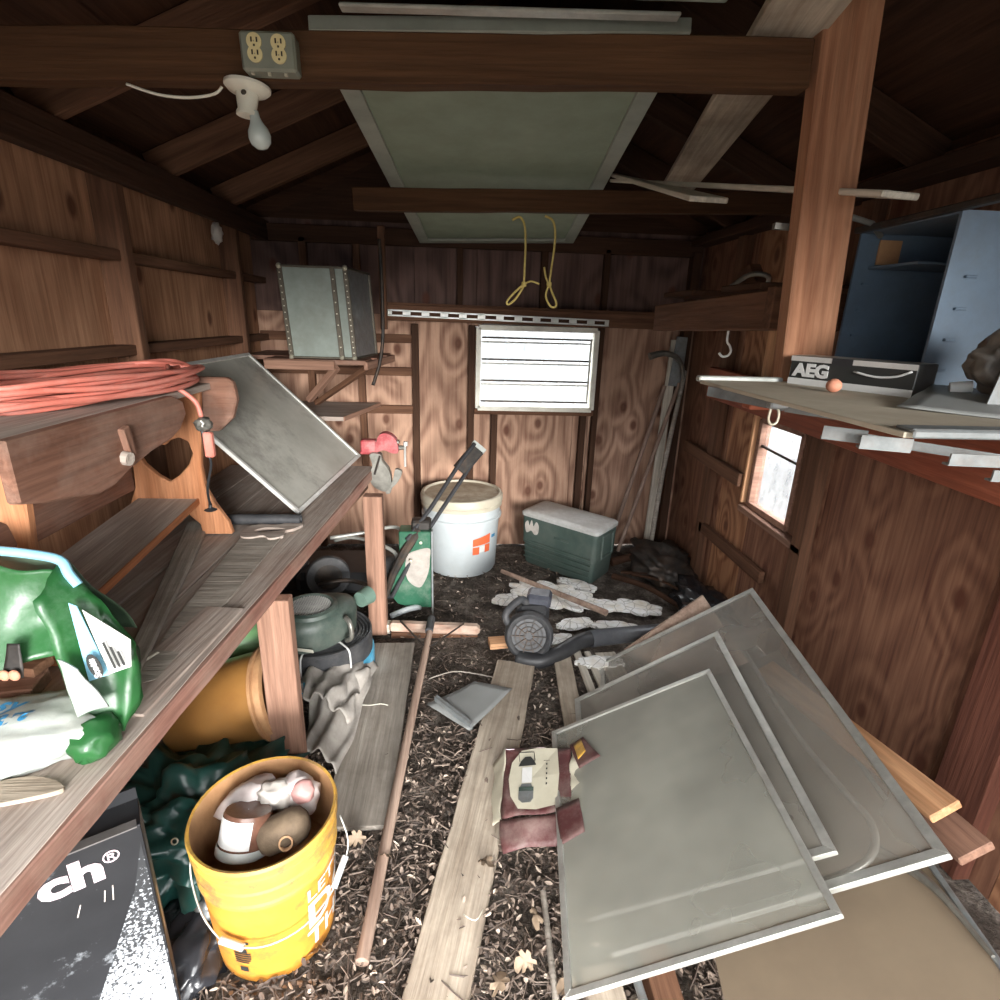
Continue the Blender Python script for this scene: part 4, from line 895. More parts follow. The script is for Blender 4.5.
# ---- white tub with lid
wt = thing('plastic_tub', 'large white plastic bucket with a dirty cream lid standing by the back wall', 'bucket', (.02, 3.25, 0))
T1 = Matrix.Translation((.02, 3.25, 0)) @ Matrix.Diagonal((1.06, 1.06, 1.02, 1))
MB().lathe([(.001, .002), (.196, .002), (.203, .015), (.218, .335)], 56, T1).build('bucket_body', 'bucket_w', wt, True)
MB().lathe([(.218, .333), (.231, .337), (.232, .350), (.221, .356), (.222, .405)], 56, T1).build('upper_band', 'bucket_w', wt, True)
MB().lathe([(.222, .405), (.232, .408), (.233, .425), (.229, .43), (.236, .435), (.237, .462), (.230, .478), (.218, .480), (.212, .466)], 56, T1).build('lid_rim', 'bucket_rim', wt, True)
MB().lathe([(.213, .468), (.10, .463), (.001, .465)], 48, T1).build('lid_top', 'lid_dirt', wt, True)
def wcyl(phi, z, off=.0015): r = (.203+.015*(z/.335))*1.06+off; return V((.02+r*math.cos(phi), 3.25+r*math.sin(phi), z))
def wpatch(p0, p1, z0, z1, m, name, sl=0.):
    vs = []
    for i in range(9):
        p = math.radians(p0+(p1-p0)*i/8); dz = sl*i/8; vs += [wcyl(p, z0+dz*.3), wcyl(p, z1+dz)]
    MB().add(vs, [(2*i, 2*i+2, 2*i+3, 2*i+1) for i in range(8)]).build(name, m, wt)
wpatch(-73, -42, .205, .250, 'orange_lbl', 'label', .022); wpatch(-73, -62, .150, .198, 'orange_lbl', 'label'); wpatch(-52, -42, .155, .205, 'orange_lbl', 'label')
wpatch(-62, -52, .16, .20, 'white', 'label')
text('HDX', .03, 'white', None, None, None, wt, fn=lambda x, y: wcyl(math.radians(-69)+x/.21, .222+y, .0025), bold=.001) if False else None
for ph in (-104, -70, -97, -80):
    zz = (.36, .40) if ph in (-104, -70) else (.29, .33)
    MB().bar(wcyl(math.radians(ph), zz[0], .004), wcyl(math.radians(ph), zz[1], .004), .004, .004).build('rib', 'bucket_w', wt)
wpatch(-38, -28, .235, .255, 'blue_ink', 'small_print')

# ---- green cooler
clr = thing('cooler', 'dusty green picnic cooler with a white lid by the back wall', 'cooler', (.72, 3.15, 0))
cu_ = V((.72, -.69, 0)).normalized(); cv_ = V((.66, .75, 0)).normalized(); c1 = V((.400, 3.285, 0)); cL = .545; cD = .27
def cp(a, b_, z): return c1 + cu_*a + cv_*b_ + V((0, 0, z))
def rrect(a0, a1, b0, b1, z, r=.03, n=4):
    out = []
    for (ca, cb, s) in ((a1-r, b0+r, -90), (a1-r, b1-r, 0), (a0+r, b1-r, 90), (a0+r, b0+r, 180)):
        for i in range(n+1):
            t = math.radians(s+90*i/n); out.append(cp(ca+r*math.cos(t), cb+r*math.sin(t), z))
    return out
def loft(rings):
    n = len(rings[0]); vs = [p for r in rings for p in r]
    return MB().add(vs, [(i*n+j, i*n+(j+1) % n, (i+1)*n+(j+1) % n, (i+1)*n+j) for i in range(len(rings)-1) for j in range(n)]+[tuple(range(n))[::-1], tuple(range((len(rings)-1)*n, len(rings)*n))])
loft([rrect(.03, cL-.03, .02, cD-.02, .0), rrect(.02, cL-.02, .01, cD-.01, .015), rrect(.012, cL-.012, .006, cD-.006, .14), rrect(.004, cL-.004, .001, cD-.001, .145), rrect(0, cL, 0, cD, .325)]).build('cooler_body', 'cooler', clr, True)
loft([rrect(-.006, cL+.006, -.006, cD+.006, .323), rrect(-.007, cL+.007, -.007, cD+.007, .342), rrect(.004, cL-.004, .004, cD-.004, .353), rrect(.03, cL-.03, .03, cD-.03, .355)]).build('lid', 'cool_lid', clr, True)
for z in (.165, .125, .09, .055): MB().bar(cp(.03, -.002, z), cp(cL-.03, -.002, z), .008, .012, (0, 0, 1)).build('molded_rib', 'cooler', clr, bev=.003)
MB().prism(sm2([(.0, .0), (.035, .02), (.06, .0), (.085, .01), (.09, .06), (.07, .085), (.05, .05), (.035, .09), (.02, .05), (.005, .08), (-.015, .05)]), .003, Matrix((cu_, V((0, 0, 1)), cu_.cross(V((0, 0, 1))))).transposed().to_4x4().copy() if False else (lambda q: (setattr(q, 'translation', cp(.045, -.001, .215)), q)[1])(Matrix((cu_, V((0, 0, 1)), cu_.cross(V((0, 0, 1))))).transposed().to_4x4())).build('torn_sticker', 'paper', clr)
MB().bar(cp(.25, -.003, .235), cp(.36, -.003, .235), .018, .008, (0, 0, 1)).build('front_grip', 'cooler', clr, bev=.004)
for a, b_ in ((.07, .20),):
    q = [cp(cL+.003, a, .16), cp(cL+.003, b_, .16), cp(cL+.003, b_, .30), cp(cL+.003, a, .30)]
    for i in range(4): MB().bar(q[i], q[(i+1) % 4], .014, .016).build('end_handle', 'cooler', clr, bev=.003)

# ---- long tools in the back right corner
def pole(name, p0, p1, r0, r1, m, label, cat, group=None):
    return tag(MB().tube([p0, V(p0).lerp(V(p1), .5), p1], [r0, (r0+r1)/2, r1], 10).build(name, m, None, True), label, cat, group)
pole('wooden_pole', (1.02, 3.44, .02), (1.30, 3.49, 1.12), .014, .014, 'pole', 'wooden tool handle in the corner, leaning furthest left', 'handle')
pole('wooden_pole', (1.08, 3.40, .02), (1.385, 3.47, 1.14), .013, .013, 'pole', 'slim wooden tool handle leaning second from the left in the corner', 'handle')
wh = thing('garden_hoe', 'grey weathered hoe with a curved metal head upright in the corner', 'hoe', (1.3, 3.4, 0))
MB().tube([(1.245, 3.26, .02), (1.30, 3.34, .6), (1.40, 3.44, 1.22)], [.016, .014, .013], 10, smoothn=3).build('handle', 'grey_plank', wh, True)
MB().tube([(1.385, 3.42, 1.17), (1.36, 3.40, 1.25), (1.29, 3.36, 1.31), (1.21, 3.35, 1.325), (1.13, 3.34, 1.305)], [.010, .022], 8, smoothn=3).build('curved_head', 'castgrey', wh, True)
pb = thing('white_board', 'tall narrow whitish board standing in the back right corner', 'board', (1.33, 3.47, 0))
board('board_strip', (1.30, 3.47, .0), (1.335, 3.495, 1.40), .055, .018, 'pale_wood', (1, 0, 0), pb); board('bracket_plate', (1.355, 3.47, 1.12), (1.37, 3.48, 1.42), .085, .006, 'steel', (1, 0, 0), pb, w1=.07)
# dark scrap heap in that corner
for i, (p0, p1, r, l) in enumerate([((.98, 3.2, .03), (1.40, 3.25, .07), .028, 'dark branch lying level against the corner'), ((.93, 2.98, .04), (1.22, 2.62, .02), .020, 'bent brown stick right of the cooler nearest the white pieces'),
        ((1.0, 3.05, .03), (1.33, 2.85, .03), .012, 'thin dark stick in the corner heap'), ((1.05, 2.98, .05), (1.30, 2.72, .04), .010, 'thin brown twig just above the bent stick')]):
    q = V(p0).lerp(V(p1), .5)+V((.02, .03, .01)); tag(MB().tube([p0, q, p1], [r, r*.7], 8, smoothn=4).build('stick', 'stud_dark', None, True), l, 'stick')
tag(blob((1.28, 3.12, .06), (.17, .25, .10), None, .45, 3, 4, 55, .9, 'rubbish_heap', 'iron', None, flat=0), 'dark heap of rotted rubbish in the back right corner', 'rubbish', kind='stuff')
tag(blob((1.33, 2.62, .05), (.12, .22, .08), None, .45, 3, 4, 77, .9, 'dark_cloth', 'blackbag', None, flat=0), 'dark crumpled cloth between the corner heap and the screens', 'cloth')

# ---- broken white decorative pieces on the floor, wooden stick, leaf blower
def cloud(cx, cy, rx, ry, ang, n, seed, amp=.13):
    r_ = random.Random(seed); out = []; k = n*7
    for i in range(k):
        t = 2*math.pi*i/k; s_ = 1+amp*abs(math.sin(t*n/2))-amp/2+r_.uniform(-.015, .015)
        x, y = rx*s_*math.cos(t), ry*s_*math.sin(t); out.append((cx+x*math.cos(ang)-y*math.sin(ang), cy+x*math.sin(ang)+y*math.cos(ang)))
    return out
FP = [(.54, 2.76, .245, .125, -.50, 11, .030, 'large scalloped white plaster piece lying under the wooden stick'), (.265, 2.73, .075, .05, .3, 5, .022, 'small white lobed piece at the left end of the plaster pieces'),
      (.80, 2.64, .10, .055, -.2, 6, .028, 'white lobed piece just right of the stick end'), (.60, 2.47, .095, .045, .25, 5, .020, 'rounded white piece directly below the stick end'), (.47, 2.33, .10, .045, .2, 5, .014, 'cream rounded piece just behind the leaf blower tube'),
      (.97, 2.63, .13, .07, -.35, 7, .022, 'pale cracked piece furthest to the right'), (.80, 2.44, .115, .045, -.15, 7, .018, 'flat white piece between the blower tube and the cracked piece'),
      (.64, 2.11, .105, .042, -.02, 9, .034, 'oval white piece in front of the blower tube'), (.70, 2.92, .12, .05, -.6, 6, .012, 'dull white piece next to the cooler')]
for i, (cx, cy, rx, ry, an, n, z, l) in enumerate(FP):
    tag(MB().prism(cloud(cx, cy, rx, ry, an, n, i, .26 if i in (0, 5) else .2), .018, Matrix.Translation((0, 0, z))).build('plaster_piece', 'foam', None, bev=.004), l, 'plaster piece', 'broken white pieces on the floor')
pole('wooden_stick', (.262, 3.02, .055), (.765, 2.485, .072), .013, .017, 'handle', 'brown wooden stick lying across the large white plaster piece', 'stick')
lb = thing('leaf_blower', 'dusty black handheld leaf blower with a long tube lying on the floor', 'leaf blower', (.33, 2.25, 0))
axb = V((-.12, -.93, .35)).normalized(); sb = V((0, 0, 1)).cross(axb).normalized(); Mb = Matrix((sb, axb.cross(sb), axb)).transposed().to_4x4(); Mb.translation = V((.325, 2.20, .125))
MB().lathe([(.001, -.06), (.09, -.06), (.108, -.045), (.112, 0), (.108, .03), (.096, .045), (.084, .040), (.078, .030)], 44, Mb).build('fan_housing', 'rubber', lb, True)
MB().lathe([(.001, .028), (.08, .028)], 32, Mb).build('intake_recess', 'black', lb)
g = MB()
for k in range(10):
    a = k*math.pi*2/10; p = V((math.cos(a), math.sin(a), 0)); g.bar(Mb @ (p*.016+V((0, 0, .034))), Mb @ (p*.08+V((0, 0, .034))), .006, .004, axb)
for R_ in (.022, .042, .062): g.lathe([(R_-.002, .032), (R_+.002, .032), (R_+.002, .037), (R_-.002, .037)], 32, Mb)
g.build('intake_grille', 'iron', lb)
MB().lathe([(.078, .03), (.096, .046), (.1, .044), (.098, .03)], 40, Mb).build('grille_ring', 'rubber', lb, True)
MB().box((.385, 2.33, .245), (.115, .10, .065), Euler((0, .05, -.25)).to_matrix()).build('motor_cap', plain('blue_black_plastic', (.06, .065, .085), (.035, .038, .05), 15, .4, dirt=(.2, .2, .2), amt=.3), lb, bev=.014)
MB().box((.35, 2.31, .19), (.15, .12, .09)).build('motor_body', 'black', lb, bev=.02)
MB().tube([(.24, 2.22, .16), (.215, 2.22, .215), (.255, 2.26, .25), (.30, 2.29, .26), (.325, 2.3, .225)], .017, 10, smoothn=4).build('handle', 'rubber', lb, 'all')
MB().tube([(.27, 2.16, .035), (.36, 2.13, .035), (.46, 2.16, .052), (.56, 2.215, .075), (.64, 2.25, .072)], [.038, .036], 16, smoothn=5).build('nozzle_bend', 'black', lb, 'all')
MB().tube([(.625, 2.245, .072), (.66, 2.255, .072), (1.02, 2.33, .06)], [.041, .041, .036], 20).build('blower_tube', plain('slate_tube', (.10, .105, .115), (.06, .063, .07), 10, .35, dirt=(.2, .19, .18), amt=.3), lb, True)

# ---- push broom
pbm = thing('push_broom', 'push broom with a long handle and worn white head lying on the floor', 'broom', (-.14, 2.4, 0))
board('broom_head', (-.335, 2.425, .045), (.108, 2.385, .045), .058, .05, plain('worn_white_red_paint', (.62, .52, .42), (.42, .24, .17), 9, .7, dirt=(.35, .2, .14), amt=.5), None, pbm, bev=.015)
MB().tube([(-.125, 2.40, .085), (-.14, 2.2, .07), (-.185, 1.55, .045), (-.222, .93, .03)], [.014, .014, .016, .017], 12, smoothn=3).build('handle', 'handle', pbm, True)
MB().tube([(-.128, 2.42, .087), (-.135, 2.31, .082)], .019, 12).build('ferrule', 'rubber', pbm, True)
for p0, p1 in [((-.28, 2.42, .075), (-.145, 2.19, .075)), ((.03, 2.39, .075), (-.125, 2.19, .075))]: MB().tube([p0, p1], .0045, 6).build('brace_wire', 'iron', pbm, True)
MB().box((-.112, 2.415, .012), (.42, .05, .03)).build('bristles', 'stud', pbm)

# ---- planks and sheets on the floor
tag(board('floor_plank', (.265, 2.13, .022), (-.115, .55, .02), .172, .022, 'tan_plank', None, rough=.004, w1=.15), 'long dirt-stained plank lying down the middle of the walkway', 'plank')
tag(board('floor_plank', (-.305, 2.30, .022), (-.305, 1.30, .026), .205, .018, 'grey_plank', None, rough=.002), 'wide short grey plank on the ground left of the broom handle', 'plank')
for i, (p0, p1, w, l) in enumerate([((.480, 2.20, .03), (.440, 1.60, .03), .080, 'first of the pale slats from the left, beside the leaf litter'), ((.553, 2.20, .035), (.560, 1.70, .035), .034, 'second pale slat, narrow, beside the leftmost slat'),
        ((.602, 2.20, .03), (.618, 1.75, .03), .028, 'narrowest pale slat in the middle of the row'), ((.685, 2.19, .03), (.715, 1.75, .03), .095, 'widest pale slat, rightmost, half under the screens')]):
    tag(board('pale_slat', p0, p1, w, .014, 'pale_wood' if i else 'tan_plank', None, rough=.001), l, 'slat', 'pale slats beside the screens')
tag(board('wood_block', (.15, 2.30, .02), (.24, 2.31, .02), .07, .03, 'pine', None), 'small reddish wood offcut left of the leaf blower', 'offcut')
tag(sheet('plastic_offcut', lambda u, v: V((-.12, 1.85, .035)).lerp(V((.075, 1.97, .045)), v).lerp(V((.045, 1.69, .04)).lerp(V((.225, 1.92, .05)), v), u), 8, 8, 'clearsheet', None, .006, 7, .003, 4), 'dusty translucent plastic offcut lying across the long plank', 'plastic sheet')
tag(MB().prism([(-.09, 1.86), (.05, 1.70), (.06, 1.71), (-.08, 1.875)], .03, Matrix.Translation((0, 0, .045))).build('metal_strip', 'steel', None), 'narrow folded metal strip along the edge of the plastic offcut', 'strip')

tag(MB().tube([(-.27, 1.84, .042), (-.30, 1.845, .046), (-.34, 1.84, .044), (-.385, 1.85, .04)], .0018, 6, smoothn=3).build('straw', 'offwhite', None, 'all'), 'thin pale straw lying across the wide grey plank', 'straw')
tag(MB().tube([(-.12, 2.02, .03), (-.02, 2.06, .036), (.08, 2.05, .03), (.16, 2.02, .03)], .003, 6, smoothn=3).build('dry_stem', 'grey_plank', None, 'all'), 'thin dry stem behind the translucent plastic offcut', 'stem')
tag(MB().tube([(.02, 1.02, .045), (.05, 1.0, .05), (.07, 1.03, .045)], .0015, 6, smoothn=3).build('curled_straw', 'offwhite', None, 'all'), 'small curled straw on the long plank', 'straw')
# ---- crushed lantern carton
lc = thing('lantern_carton', 'crushed maroon and cream lantern carton lying beside the framed screens', 'carton', (.28, 1.4, 0))
LB = [V((.135, 1.285, .055)), V((.334, 1.242, .150)), V((.371, 1.446, .172)), V((.165, 1.525, .105))]
def lq(a, b_, dz=0.):  # a across, b up the face
    p = LB[0].lerp(LB[1], a).lerp(LB[3].lerp(LB[2], a), b_); p.z += dz + .008*math.sin(a*7+b_*4)*(1-b_)
    return p
def lsurf(name, m, a0, a1, b0, b1, dz, shape=None):
    return sheet(name, lambda u, v: lq(a0+(a1-a0)*u, b0+(b1-b0)*v, dz), 14, 14, m, lc, .003, 12, .0015, 6)
lsurf('top_face', 'maroon', 0, 1, 0, 1, 0)
def disc(name, m, pts, dz):
    n = len(pts); c = lq(sum(p[0] for p in pts)/n, sum(p[1] for p in pts)/n, dz)
    vs = [c]+[lq(a, b_, dz) for a, b_ in pts]
    MB().add(vs, [(0, i+1, (i+1) % n+1) for i in range(n)]).build(name, m, lc)
disc('cream_print', 'cream', [(.05+.42*(1-math.sin(t))*0+.04, .05)]+[(.50-.44*math.cos(a), .50+.44*math.sin(a)) for a in [math.radians(x) for x in range(-60, 91, 15)]]+[(.90, .94), (.92, .5), (.90, .06)] if False else
     [(.24, .06), (.12, .25), (.08, .5), (.12, .75), (.26, .93), (.5, .97), (.80, .96), (.83, .5), (.80, .05), (.5, .04)], .0085)
LBp = lambda a, b_: (a, b_)
disc('lantern_base', 'steel', [(.24, .18), (.24, .32), (.28, .42), (.42, .42), (.46, .32), (.46, .20), (.42, .14), (.30, .13)], .0115); disc('lantern_glass', 'white', [(.28, .43), (.28, .66), (.43, .66), (.43, .43)], .0115)
disc('lantern_top', 'darkprint', [(.22, .68), (.26, .76), (.32, .82), (.40, .82), (.46, .75), (.49, .68)], .0115); disc('lantern_shade', 'engine', [(.24, .30), (.24, .36), (.46, .36), (.46, .30)], .0135)
MB().tube([lq(.24, .76, .009), lq(.22, .90, .009), lq(.45, .90, .009), lq(.47, .76, .009)], .0014, 6).build('lantern_handle', 'darkprint', lc)
for k in range(5): disc('print_mark', 'darkprint', [(.635, .36+.075*k), (.655, .36+.075*k), (.655, .39+.075*k), (.635, .39+.075*k)], .0115)
disc('print_mark', 'darkprint', [(.60, .73), (.69, .73), (.69, .738), (.60, .738)], .0115)
sheet('left_side', lambda u, v: V((.10, 1.29, .01)).lerp(V((.135, 1.285, .055)), u).lerp(V((.125, 1.52, .03)).lerp(V((.165, 1.525, .105)), u), v), 6, 12, 'cream', lc, .014, 14, .0015, 7)
sheet('right_side', lambda u, v: V((.334, 1.242, .150)).lerp(V((.365, 1.22, .165)), u).lerp(V((.371, 1.446, .172)).lerp(V((.400, 1.44, .185)), u), v), 6, 12, 'cream', lc, .014, 16, .0015, 17)
sheet('flap', lambda u, v: V((.13, 1.20, .035)).lerp(V((.28, 1.18, .08)), u).lerp(V((.135, 1.285, .055)).lerp(V((.334, 1.242, .150)), u), v), 12, 6, 'maroon', lc, .018, 12, .0015, 27)
sheet('flap', lambda u, v: V((.285, 1.120, .150)).lerp(V((.345, 1.125, .185)), u).lerp(V((.290, 1.235, .148)).lerp(V((.355, 1.235, .186)), u), v), 6, 6, 'maroon', lc, .006, 9, .0015, 37)
sheet('top_edge', lambda u, v: V((.165, 1.525, .105)).lerp(V((.371, 1.446, .172)), u).lerp(V((.15, 1.56, .03)).lerp(V((.33, 1.55, .06)), u), v), 12, 5, 'pinkwhite', lc, .012, 16, .0015, 47)
cf = thing('carton_flap', 'torn maroon and yellow cardboard flap lying on the corner of the front screen', 'cardboard', (.45, 1.47, .14))
sheet('card', lambda u, v: V((.375, 1.34, .190)).lerp(V((.440, 1.35, .227)), u).lerp(V((.370, 1.46, .170)).lerp(V((.415, 1.47, .195)), u), v), 8, 8, 'maroon', cf, .004, 10, .0015, 9)
sheet('yellow_patch', lambda u, v: V((.378, 1.37, .196)).lerp(V((.405, 1.39, .210)), u).lerp(V((.380, 1.45, .180)).lerp(V((.405, 1.46, .195)), u), v), 5, 6, 'yellow', cf, .003, 10, .001, 9)

# ================================================================== SCREENS ON THE RIGHT
def scr_thing(label, loc): return thing('window_screen', label, 'screen', loc, 'aluminium framed screens stacked against the right wall')
s1 = scr_thing('smallest framed screen, on top of the stack, nearest the camera', (.3, .9, .1))
quadframe(s1, [(.334, 1.578, .120), (.839, 1.526, .407), (.733, .703, .442), (.229, .755, .157)], .016, .012, 'alu', 'mesh_a', 'mesh')
s2 = scr_thing('middle sized screen with a bent top rail, second in the stack', (.45, 1.2, .1))
quadframe(s2, [(.472, 1.838, .05), (1.027, 1.856, .345), (.806, .829, .445), (.327, .945, .11)], .022, .012, 'alu', 'mesh_b', 'mesh')
s3 = scr_thing('largest framed screen, at the back of the stack against the right wall', (.7, 1.4, .1))
n3 = quadframe(s3, [(.645, 2.129, .015), (1.265, 2.065, .425), (.972, .752, .520), (.357, .855, .125)], .022, .014, 'alu', 'mesh_b', 'mesh', bars=())
P3 = V((.645, 2.129, .015)); U3 = V((.612, -.105, .395)).normalized(); V3 = V((-.288, -1.274, .107)); V3 = (V3-U3*V3.dot(U3)).normalized(); N3 = U3.cross(V3).normalized(); N3 = N3 if N3.z > 0 else -N3
def onp(a, b_, off=0.): return P3+U3*a+V3*b_-N3*off
# bent tube seen through the mesh
tb = MB().tube([onp(.47, .16, .017), onp(.55, .12, .017), onp(.585, .30, .017), onp(.597, .78, .017), onp(.63, 1.06, .017), onp(.645, 1.16, .017), onp(.62, 1.23, .017), onp(.56, 1.26, .017), onp(.45, 1.265, .017), onp(.25, 1.275, .017)], .008, 8, smoothn=5).build('bent_tube', 'alu', None, 'all')
tag(tb, 'bent metal tube showing through the mesh of the largest screen', 'tube')
bs = thing('hardboard_sheet', 'large brown hardboard sheet propped under the screens in the right foreground', 'sheet', (.8, 1, .2))
MB().add([onp(.21, .30, .08), onp(.70, .30, .08), onp(.70, 1.85, .08), onp(.21, 1.85, .08), onp(.21, .30, .086), onp(.70, .30, .086), onp(.70, 1.85, .086), onp(.21, 1.85, .086)],
         [(0, 1, 2, 3), (7, 6, 5, 4), (0, 4, 5, 1), (1, 5, 6, 2), (2, 6, 7, 3), (3, 7, 4, 0)]).build('hardboard', 'brownsheet', bs)
MB().bar(onp(.706, .9, .077), onp(.706, 1.85, .077), .010, .012, N3).build('edge_strip', 'steel', bs, bev=.002)
MB().tube([onp(.62, 1.18, .066), onp(.67, 1.26, .064), onp(.69, 1.33, .064), onp(.703, 1.44, .068)], [.014, .004], 6, smoothn=3).build('torn_film', 'castgrey', bs, True)
tag(board('pine_offcut', onp(.62, .42, .05), onp(.795, 1.165, .05), .075, .02, 'pine', U3), 'bright orange pine board between the largest screen and the right wall', 'board')
tag(board('pine_offcut', onp(.64, .42, .106), onp(.80, 1.225, .106), .08, .02, 'leg', U3), 'dark brown board just beneath the bright pine board', 'board')
lw = thing('plywood_offcut', 'bare pinkish plywood board poking up behind the largest screen', 'board', (.95, 2.1, 0))
board('ply_piece', (.98, 1.98, .0), (1.115, 2.14, .345), .0+.40, .012, 'handle', (.82, -.35, -.20), lw) if False else None
MB().add([(.755, 2.13, .085), (1.095, 2.155, .345), (1.33, 2.06, .03), (1.0, 2.03, .0)][:4]+[(.755, 2.142, .083), (1.095, 2.167, .343), (1.33, 2.072, .028), (1.0, 2.042, -.002)], [(0, 1, 2, 3), (7, 6, 5, 4), (0, 4, 5, 1), (1, 5, 6, 2), (2, 6, 7, 3), (3, 7, 4, 0)]).build('ply_piece', 'handle', lw)
# timber ends on the ground at the bottom edge
tag(board('timber_offcut', (.335, .88, .035), (.36, .60, .04), .085, .05, 'tan_plank', None, rough=.003), 'pale split timber end under the front corner of the nearest screen', 'timber')
tag(board('timber_offcut', (.47, .90, .06), (.47, .60, .06), .065, .06, 'stud', None, rough=.003), 'dark brown timber end between the pale timber and the hardboard', 'timber')
pole('metal_rod', (.405, .90, .085), (.425, .60, .085), .010, .010, 'steel', 'grey metal rod end between the two timber ends', 'rod')
pole('dark_hose', (.222, .60, .03), (.235, 1.08, .03), .008, .008, 'grey_plank', 'thin stick lying along the left edge of the nearest screen', 'stick')

# ================================================================== RIGHT SHELF
SZ = 1.386
sh = thing('wall_shelf', 'dusty tan board shelf with a metal strip at eye level on the right', 'shelf', (.95, .9, SZ))
MB().add([(.512, 1.172, SZ), (.524, .612, SZ), (.70, .605, SZ), (1.41, .60, SZ), (1.41, 1.19, SZ), (.535, 1.19, SZ)]+[(.512, 1.172, SZ-.007), (.524, .612, SZ-.007), (.70, .605, SZ-.007), (1.41, .60, SZ-.007), (1.41, 1.19, SZ-.007), (.535, 1.19, SZ-.007)],
         [(0, 1, 2, 3, 4, 5), (11, 10, 9, 8, 7, 6)]+[(i, (i+1) % 6, (i+1) % 6+6, i+6) for i in range(6)]).build('shelf_board', 'shelftop', sh, bev=.001)
board('metal_edge', (.528, .620, SZ+.003), (1.40, .610, SZ+.003), .030, .004, 'bracket', None, sh); board('metal_edge', (.528, .604, SZ-.001), (1.40, .594, SZ-.001), .010, .004, 'bracket', (0, 0, 1), sh)
board('white_edge_strip', (.512, 1.185, SZ+.002), (.70, 1.187, SZ+.002), .02, .012, 'white_metal', None, sh)
for y in (1.13,): board('cross_bearer', (.60, y, SZ-.035), (1.41, y, SZ-.035), .035, .035, 'redbeam', None, sh)
# angle brackets and clips hung beneath
def angle(p0, p1, w, m, label, cat='bracket', name='angle_bracket', group='metal brackets under the right shelf'):
    t = thing(name, label, cat, p0, group)
    board('flange', p0, p1, w, .003, m, (0, 0, 1), t, bev=0); d = (V(p1)-V(p0)).normalized(); s_ = V((0, 0, 1)).cross(d)
    board('lower_lip', V(p0)-V((0, 0, w/2))+s_*w*.35, V(p1)-V((0, 0, w/2))+s_*w*.35, w*.7, .003, m, s_, t, bev=0); return t
angle((.500, 1.10, 1.372), (.575, .96, 1.366), .018, 'bracket', 'grey angle bracket under the far tip of the right shelf')
angle((.62, 1.02, 1.355), (.72, .90, 1.352), .018, 'bracket', 'grey angle bracket under the shelf behind the wire hook')
angle((.525, .76, 1.357), (.575, .735, 1.355), .018, 'bracket', 'short whitish bracket under the shelf right of the wire hook')
angle((.555, .72, 1.352), (.615, .70, 1.351), .018, 'bracket', 'grey bracket under the middle of the shelf front')
angle((.66, .86, 1.330), (1.0, .72, 1.300), .014, 'bracket', 'long thin grey bar running under the shelf to the right')
angle((.675, .70, 1.333), (.85, .69, 1.330), .016, 'bracket', 'pale hooked bracket below the shelf at the right edge')
angle((.735, .69, 1.313), (.88, .68, 1.310), .015, 'bracket', 'lowest pale bracket end at the right edge')
hk = thing('wire_hook', 'galvanised eye hook hanging below the shelf edge', 'hook', (.565, .95, 1.36))
MB().tube([(.553, .95, 1.372), (.55, .95, 1.345), (.556, .95, 1.333), (.566, .95, 1.336), (.568, .95, 1.352), (.562, .95, 1.366)], .0025, 8, smoothn=4).build('wire_loop', 'rivet', hk, 'all')
MB().box((.562, .95, 1.368), (.034, .02, .014)).build('clip', 'steel', hk, bev=.003)
sh2 = thing('coat_hook', 'white screw hook hanging from the loft beam', 'hook', (.80, 1.68, 1.49))
MB().tube([(.80, 1.68, 1.50), (.80, 1.68, 1.455), (.808, 1.675, 1.44), (.812, 1.67, 1.425), (.805, 1.67, 1.412), (.79, 1.672, 1.408), (.778, 1.675, 1.418)], .0035, 8, smoothn=4).build('hook_wire', 'white', sh2, 'all')

# AEG carton
ag = thing('tool_carton', 'flat black and silver tool carton lying on the right shelf', 'box', (.75, 1.05, SZ))
q0, q1 = V((.693, 1.15, SZ)), V((.80, .94, SZ)); qu = (q1-q0).normalized(); qv = V((-qu.y, qu.x, 0)); HB = .057; L_ = (q1-q0).length
if qv.x < 0: qv = -qv
def gp(a, b_, z): return q0+qu*a+qv*b_+V((0, 0, z))
MB().add([gp(0, 0, 0), gp(L_, 0, 0), gp(L_, .075, 0), gp(0, .075, 0), gp(0, 0, HB), gp(L_, 0, HB), gp(L_, .075, HB), gp(0, .075, HB)], [(3, 2, 1, 0), (4, 5, 6, 7), (0, 1, 5, 4), (1, 2, 6, 5), (2, 3, 7, 6), (3, 0, 4, 7)]).build('carton_body', 'darkprint', ag, bev=.0015)
def gq(name, a0, a1, z0, z1, m, off=.001): MB().add([gp(a0, -off, z0), gp(a1, -off, z0), gp(a1, -off, z1), gp(a0, -off, z1)], [(0, 1, 2, 3)]).build(name, m, ag)
gq('silver_band', 0, L_, .0, .013, 'white'); gq('silver_band', 0, L_, .047, HB, 'alu_b'); gq('tape_gap', .085, .125, .044, HB+.0005, 'black', .0015)
MB().add([gp(0, 0, HB+.001), gp(L_, 0, HB+.001), gp(L_, .075, HB+.001), gp(0, .075, HB+.001)], [(0, 1, 2, 3)]).build('carton_top', 'alu', ag)
text('AEG', .034, 'white', gp(.010, -.0015, .0185), qu, (0, 0, 1), ag, bold=.0016, sx_=1.12)
MB().tube([gp(.13, -.002, .036), gp(.17, -.003, .030), gp(.205, -.003, .034), gp(.228, -.002, .045)], .0022, 6, smoothn=3).build('tape_glint', 'white', ag, 'all')
tag(blob((.745, 1.015, SZ+.0125), (.0135, .0135, .0125), None, .03, 2, 3, 1, 1, 'clay_ball', 'clay', None), 'small terracotta ball in front of the tool carton on the shelf', 'ball')
bpy.data.objects['clay_ball'].location = (.690, .995, SZ+.013)

